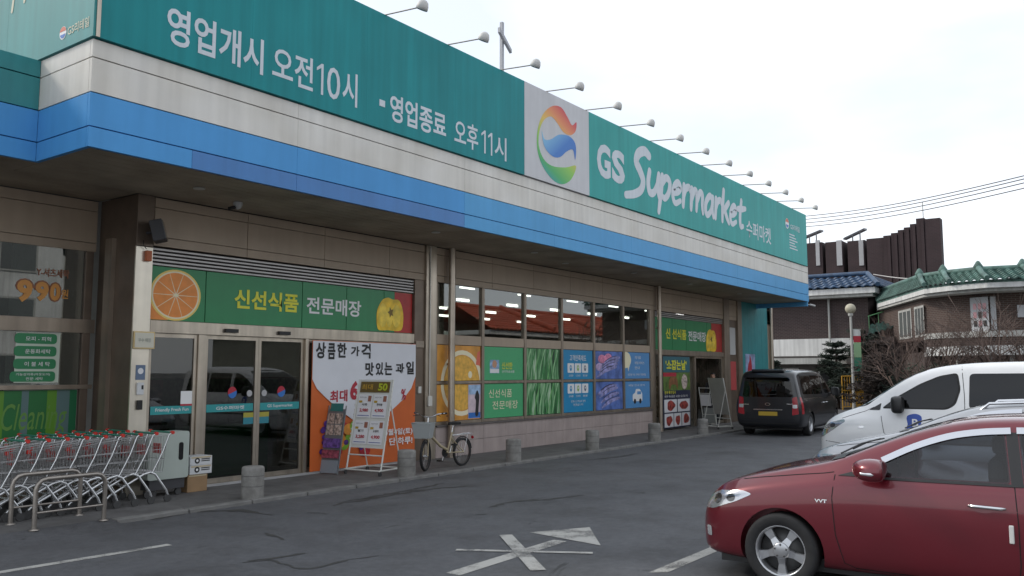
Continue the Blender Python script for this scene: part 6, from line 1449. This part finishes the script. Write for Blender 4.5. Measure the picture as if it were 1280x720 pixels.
for r_ in range(3):
    for c_ in range(3):
        p0, p1 = a.lerp(b, .14+.27*c_), a.lerp(b, .32+.27*c_); on_wall('door_pane', p0, p1, 3.75+.36*r_, 4.0+.36*r_, 1.36, .018, M('pane_pink', (.55, .30, .32), .3) if (r_+c_) % 2 or r_ == 2 else 'dark_void', door)
a, b = wp_(1242), wp_(1249); on_wall('side_window', a, b, 3.6, 4.98, 1.40, .08, 'door_grey')
for q0, q1 in ((1126, 1142), (1146, 1158)):
    a, b = wp_(q0), wp_(q1); wn = on_wall('window', a, b, 3.45, 4.85, 1.42, .07, 'slab_grey')
    for k in range(3): on_wall('pane', a.lerp(b, .06+.31*k), a.lerp(b, .31+.31*k), 3.55, 4.75, 1.40, .018, M('window_dull', (.12, .13, .13), .15), wn)
a, b = wp_(1276), wp_(1296); on_wall('window', a, b, 4.1, 4.6, 1.42, .07, 'door_grey')
for i, px in enumerate((1196, 1236, 1262)):
    a = wp_(px); MB().tube([off(a, .6, 0), off(a, .6, 2.55)], .10, 8).build('porch_post', 'slab_grey', gh)
# low green porch roof with rail
ph = thing('porch_roof', 'low green tiled porch roof with a green rail above it', 'porch', (45, 10, 0), world=True)
a, b = atd(1085, 419, 43), atd(1122, 408, 43); a2, b2 = atd(1088, 407, 45), atd(1122, 399, 45)
tiles(ph, a, b, a2, b2, 'tile_green', .3, .34); MB().tube([atd(1085, 395.5, 44.8), atd(1122, 384, 44.8)], .03, 6).build('rail', M('rail_green', (.10, .26, .12), .5), ph)
for px, py in ((1086, 395), (1098, 391.5), (1110, 388), (1120, 385)): q = atd(px, py, 44.8); MB().tube([q, (q.x, q.y, q.z-.75)], .02, 6).build('rail_post', 'rail_green', ph)
MB().box((min(a.x, a2.x), min(b.y, b2.y), 0), (max(b.x, b2.x)+1, max(a.y, a2.y), min(a.z, b.z)-.1)).build('porch_wall', 'porch_dark', ph)
# ---- lamp post with globe and banners
lp = thing('street_lamp', 'pale lamp post with a round globe and narrow hanging banners', 'street lamp', (41.6, 10.65, 0), world=True)
g_ = atd(1063, 386, 40); x, y = g_.x, g_.y
MB().tube([(x, y, 0), (x, y, .5), (x, y, g_.z-.25)], [.10, .07, .055], 12).build('post', M('lamp_post', (.40, .40, .38), .5, .2), lp); MB().lathe([(.10, -.34), (.12, -.25), (.10, -.2)], tuple(g_), 14).build('collar', 'lamp_post', lp)
bm = bmesh.new(); bmesh.ops.create_uvsphere(bm, u_segments=24, v_segments=14, radius=.24)
for f_ in bm.faces: f_.smooth = True
me = bpy.data.meshes.new('globe'); bm.to_mesh(me); bm.free(); o = link('globe', me, M('globe_cream', (.40, .37, .28), .5, var=.1), lp); o.location = o.location + g_
q = Vector((-RT.y*0 + RT.x, RT.y, 0))
for k, (z0, z1, m_) in enumerate(((3.55, 3.85, 'render_white'), (3.25, 3.545, 'ink_red'), (2.55, 3.245, M('banner_pale_green', (.28, .45, .25), .6)), (1.9, 2.54, M('banner_dark_green', (.03, .2, .12), .6)))):
    b_ = Vector((x, y, 0))+RT*.09; MB().add([b_+Vector((0,0,z0)), b_+RT*.34+Vector((0,0,z0)), b_+RT*.34+Vector((0,0,z1)), b_+Vector((0,0,z1))] + [p_+FW*.02 for p_ in (b_+Vector((0,0,z0)), b_+RT*.34+Vector((0,0,z0)), b_+RT*.34+Vector((0,0,z1)), b_+Vector((0,0,z1)))], [(0,1,2,3), (7,6,5,4), (0,4,5,1), (1,5,6,2), (2,6,7,3), (3,7,4,0)]).build('banner', m_, lp)
for z in (1.9, 3.86): b_ = Vector((x, y, z)); MB().tube([b_, b_+RT*.46], .012, 6).build('banner_arm', 'lamp_post', lp)
# ---- yellow barrier
yb = thing('yellow_barrier', 'yellow metal barrier panel standing behind the lamp post', 'barrier', (44, 11.2, 0), world=True); ym = M('barrier_yellow', (.50, .27, .03), .5, var=.1)
a, b = P2(1052, 42.5), P2(1078, 42.5)
for z in (.15, .95, 1.66): MB().tube([a+Vector((0,0,z)), b+Vector((0,0,z))], .03, 6).build('rail', ym, yb)
for k in range(9): q = a.lerp(b, k/8); MB().tube([q+Vector((0,0,.15 if 0 < k < 8 else 0)), q+Vector((0,0,1.66))], .03 if k in (0, 8) else .016, 6).build('bar', ym, yb)
q0, q1 = a.lerp(b, .35), a.lerp(b, .98); MB().add([q0+Vector((0,0,.2)), q1+Vector((0,0,.2)), q1+Vector((0,0,1.1)), q0+Vector((0,0,1.1))] + [p_+Vector((.03,0,0)) for p_ in (q0+Vector((0,0,.2)), q1+Vector((0,0,.2)), q1+Vector((0,0,1.1)), q0+Vector((0,0,1.1)))], [(0,1,2,3), (7,6,5,4), (0,4,5,1), (1,5,6,2), (2,6,7,3), (3,7,4,0)]).build('plate', ym, yb)
# ---- trees and shrubs
M('bark', (.07, .05, .04), .9, var=.2, vscale=8); M('twig', (.13, .09, .075), .9, var=.4, vscale=2); M('needle_dark', (.020, .032, .022), .8, var=.35, vscale=5); M('needle_brown', (.045, .034, .03), .8, var=.35, vscale=5); M('hedge_green', (.05, .075, .05), .8, var=.4, vscale=4)
def leafcloud(b, c, rx, rz, n, size, rnd, flat=.5):
    for _ in range(n):
        while True:
            p = Vector((rnd.uniform(-1, 1), rnd.uniform(-1, 1), rnd.uniform(-1, 1)))
            if .15 < p.length < 1: break
        p = Vector((c[0]+p.x*rx, c[1]+p.y*rx, c[2]+p.z*rz)); d = Vector((rnd.gauss(0, 1), rnd.gauss(0, 1), rnd.gauss(0, flat))).normalized(); e = d.orthogonal().normalized(); e = Matrix.Rotation(rnd.uniform(0, 6.3), 3, d) @ e; s = size*rnd.uniform(.6, 1.4)
        b.add([p-d*s-e*s*.18, p-d*s+e*s*.18, p+d*s+e*s*.10, p+d*s-e*s*.10], [(0,1,2,3)])
def conifer(label, base, h, spread, mat, seed, layers=11, group='dark evergreens before the tiled houses'):
    rnd = random.Random(seed); t = thing('evergreen_tree', label, 'tree', tuple(base), 0, group)
    tr = MB().tube([(0,0,0), (.05,.03,h*.5), (0,0,h)], [.12, .08, .02], 8); tr.build('trunk', 'bark', t)
    lim = MB(); cr = MB()
    for k in range(layers):
        z = h*(.16+.80*k/(layers-1)); L = spread*(1-.72*(k/(layers-1))**1.3)
        for j in range(6):
            a = rnd.uniform(0, 6.28); l = L*rnd.uniform(.55, 1.15); dr = rnd.uniform(-.05, .22); e = Vector((l*math.cos(a), l*math.sin(a), z+l*dr)); s = Vector((0, 0, z))
            lim.tube([s, s.lerp(e, .5)+Vector((0,0,.06*l)), e], [.03, .02, .008], 4, caps=False)
            for q in range(5): f = .35+.65*q/4; leafcloud(cr, s.lerp(e, f), .26*l*.6+.10, .11, 26, .10, rnd)
    lim.build('limbs', 'bark', t)['kind'] = 'stuff'; cr.build('crown', mat, t, fix=False)['kind'] = 'stuff'; return t
def shrub(label, base, h, mat, seed, group, depth=5, nst=5):
    rnd = random.Random(seed); t = thing('bare_shrub', label, 'shrub', tuple(base), 0, group); b = MB()
    def grow(p, d, L, r, k):
        if k == 0 or L < .10: return
        q = p + d*L*.55 + Vector((rnd.gauss(0, .04), rnd.gauss(0, .04), 0))*L; e = p + d*L
        b.tube([p, q, e], [r, r*.85, r*.65], 4 if k > 2 else 3, caps=False)
        for _ in range(rnd.choice([2, 3, 3])):
            n = (d + Vector((rnd.gauss(0, .55), rnd.gauss(0, .55), rnd.gauss(.12, .3)))).normalized(); grow(p.lerp(e, rnd.uniform(.55, 1)), n, L*rnd.uniform(.55, .85), r*.6, k-1)
    st_b = MB()
    for _ in range(nst):
        d = Vector((rnd.gauss(0, .35), rnd.gauss(0, .35), 1)).normalized(); grow(Vector((rnd.gauss(0, .1), rnd.gauss(0, .1), 0)), d, h*.38, .05*rnd.uniform(.6, 1.2), depth)
    o = b.build('branches', mat, t, fix=False); o['kind'] = 'stuff'; return t
def gp(px, dep): v = atd(px, 465, dep); return (v.x, v.y, 0)
conifer('spreading dark evergreen tree around the lamp post', gp(1080, 42.5), 4.0, 1.9, 'needle_dark', 3)
conifer('smaller dark evergreen tree before the white banded wall', gp(1046, 44), 3.4, 1.5, 'needle_dark', 9, 9)
conifer('brownish evergreen tree beside the green roofed house', gp(1104, 37), 3.2, 1.6, 'needle_brown', 5, 10)
conifer('short dark evergreen tree behind the black van', gp(968, 44), 2.4, 1.0, 'needle_dark', 13, 7)
for i, (px, dep, h, lab) in enumerate(((1128, 34, 5.4, 'tall bare shrub before the left windows of the green roofed house'), (1160, 31.5, 4.6, 'bare shrub below the corner of the green roofed house'), (1190, 31, 4.6, 'bare shrub left of the grey balcony door'), (1222, 30, 4.0, 'bare shrub below the grey balcony door'), (1252, 30, 4.4, 'bare shrub right of the grey balcony door'), (1285, 29, 5.2, 'bare shrub at the end of the balcony'))):
    shrub(lab, gp(px, dep), h, 'twig', 20+i, 'bare shrubs before the green roofed house')
def hedge(label, px, dep, w_, h, mat, seed):
    rnd = random.Random(seed); t = thing('hedge_bush', label, 'bush', gp(px, dep), 0, 'low bushes before the green roofed house'); b = MB()
    for k in range(9): leafcloud(b, (rnd.uniform(-w_, w_)*.6, rnd.uniform(-w_, w_)*.5, h*rnd.uniform(.3, .75)), w_*.5, h*.32, 170, .09, rnd, 1)
    b.build('foliage', mat, t, fix=False)['kind'] = 'stuff'; MB().tube([(0,0,0), (.03,0,h*.6)], [.05, .02], 6).build('stem', 'bark', t)
hedge('rounded dull green bush under the balcony corner', 1160, 33, 1.2, 2.3, 'hedge_green', 1); hedge('rounded dull green bush under the balcony door', 1206, 32, 1.2, 2.4, 'hedge_green', 2); hedge('dark bush between the evergreens and the house', 1122, 36, 1.2, 2.3, 'needle_dark', 3); hedge('dark bush at the right of the porch', 1240, 31.5, 1.2, 2.1, 'needle_brown', 4)
# ---- overhead wires
wm = M('wire_black', (.03, .03, .035), .6)
for k, (y0, y1) in enumerate(((268, 217), (272, 221), (276.5, 226), (281, 233))):
    a, b = atd(985, y0+4.2, 60), atd(1330, y1-9.4, 34); pts = [a.lerp(b, i/14)-Vector((0, 0, .35*math.sin(math.pi*i/14))) for i in range(15)]
    tag(MB().tube(pts, .022, 5).build('overhead_wire', wm), ['thin overhead wire, topmost of four in front of the sky', 'thin overhead wire, second of four in front of the sky', 'thin overhead wire, third of four in front of the sky', 'thin overhead wire, lowest of four in front of the sky'][k], 'wire', 'overhead wires')
a, b = atd(1092, 343, 47), atd(1180, 348, 39); tag(MB().tube([a.lerp(b, i/8)-Vector((0, 0, .12*math.sin(math.pi*i/8))) for i in range(9)], .03, 5).build('service_cable', M('cable_pale', (.45, .43, .42), .6)), 'pale cable strung between the blue and green tiled roofs', 'cable')
# ---- across the lot, behind the camera: what the shop glass mirrors
rh = thing('red_roof_house', 'house with red tiled roof across the lot, mirrored in the shop windows', 'building', (45, -9, 0), world=True)
MB().box((40, -14, 0), (66, -7, 4.1)).build('wall', 'brick_brown', rh); MB().box((39.6, -14.4, 4.102), (66.4, -6.4, 4.35)).build('eave_board', 'render_white', rh)
for k in range(4):
    x0, x1 = 39.5+6.75*k, 39.5+6.75*(k+1)-.05
    tiles(rh, (x0, -6.2, 4.38), (x1, -6.2, 4.38), (x0+1.6, -10.2, 6.0), (x1-.6, -10.2, 6.0), 'tile_red', .45, .5); MB().tube([(x1-.6, -10.2, 6.15), (x1, -6.2, 4.6)], .22, 8).build('hip_ridge', 'tile_red', rh)
MB().tube([(41, -10.2, 6.1), (66, -10.2, 6.1)], .15, 8).build('ridge', 'tile_red', rh); MB().add([(39.5, -14.2, 4.38), (66.5, -14.2, 4.38), (66, -10.2, 6.0), (41, -10.2, 6.0)], [(0,1,2,3)]).build('rear_roof', 'tile_red', rh)
ph2 = thing('pale_hall', 'low hall with a pale rounded roof across the lot, mirrored in the shop windows', 'building', (33, -10, 0), world=True)
MB().box((27, -15, 0), (39, -8, 3.6)).build('wall', M('hall_wall', (.25, .26, .22), .8, var=.2), ph2)
MB().add([(26.8+12.4*i/12, y, 3.6+1.3*math.sin(math.pi*i/12)) for y in (-15.2, -7.8) for i in range(13)], [(i, i+1, 14+i, 13+i) for i in range(12)] + [tuple(range(13)), tuple(range(25, 12, -1))], True).build('roof', M('hall_roof', (.34, .40, .34), .6, var=.1), ph2)
for k in range(7):
    f_ = MB().box((41.5+3.2*k, -6.99, 1.2), (43.1+3.2*k, -6.92, 3.4)).build('window', 'slab_grey', rh); MB().box((41.6+3.2*k, -6.918, 1.3), (43.0+3.2*k, -6.905, 3.3)).build('pane', 'window_dull', f_)
ab = thing('pale_block', 'pale rendered block across the lot behind the viewpoint', 'building', (8, -22, 0), world=True)
MB().box((-12, -32, 0), (26, -20, 9.5)).build('wall', 'render_white', ab); MB().box((-12.2, -32.2, 9.502), (26.2, -19.8, 9.9)).build('parapet', 'slab_grey', ab)
for r_ in range(3):
    for k in range(11):
        f_ = MB().box((-10.5+3.3*k, -19.99, 1.2+2.9*r_), (-8.6+3.3*k, -19.93, 2.8+2.9*r_)).build('window', 'slab_grey', ab); MB().box((-10.4+3.3*k, -19.928, 1.3+2.9*r_), (-8.7+3.3*k, -19.915, 2.7+2.9*r_)).build('pane', 'window_dull', f_)
for o in scn.objects:
    if '_w' in o: del o['_w']
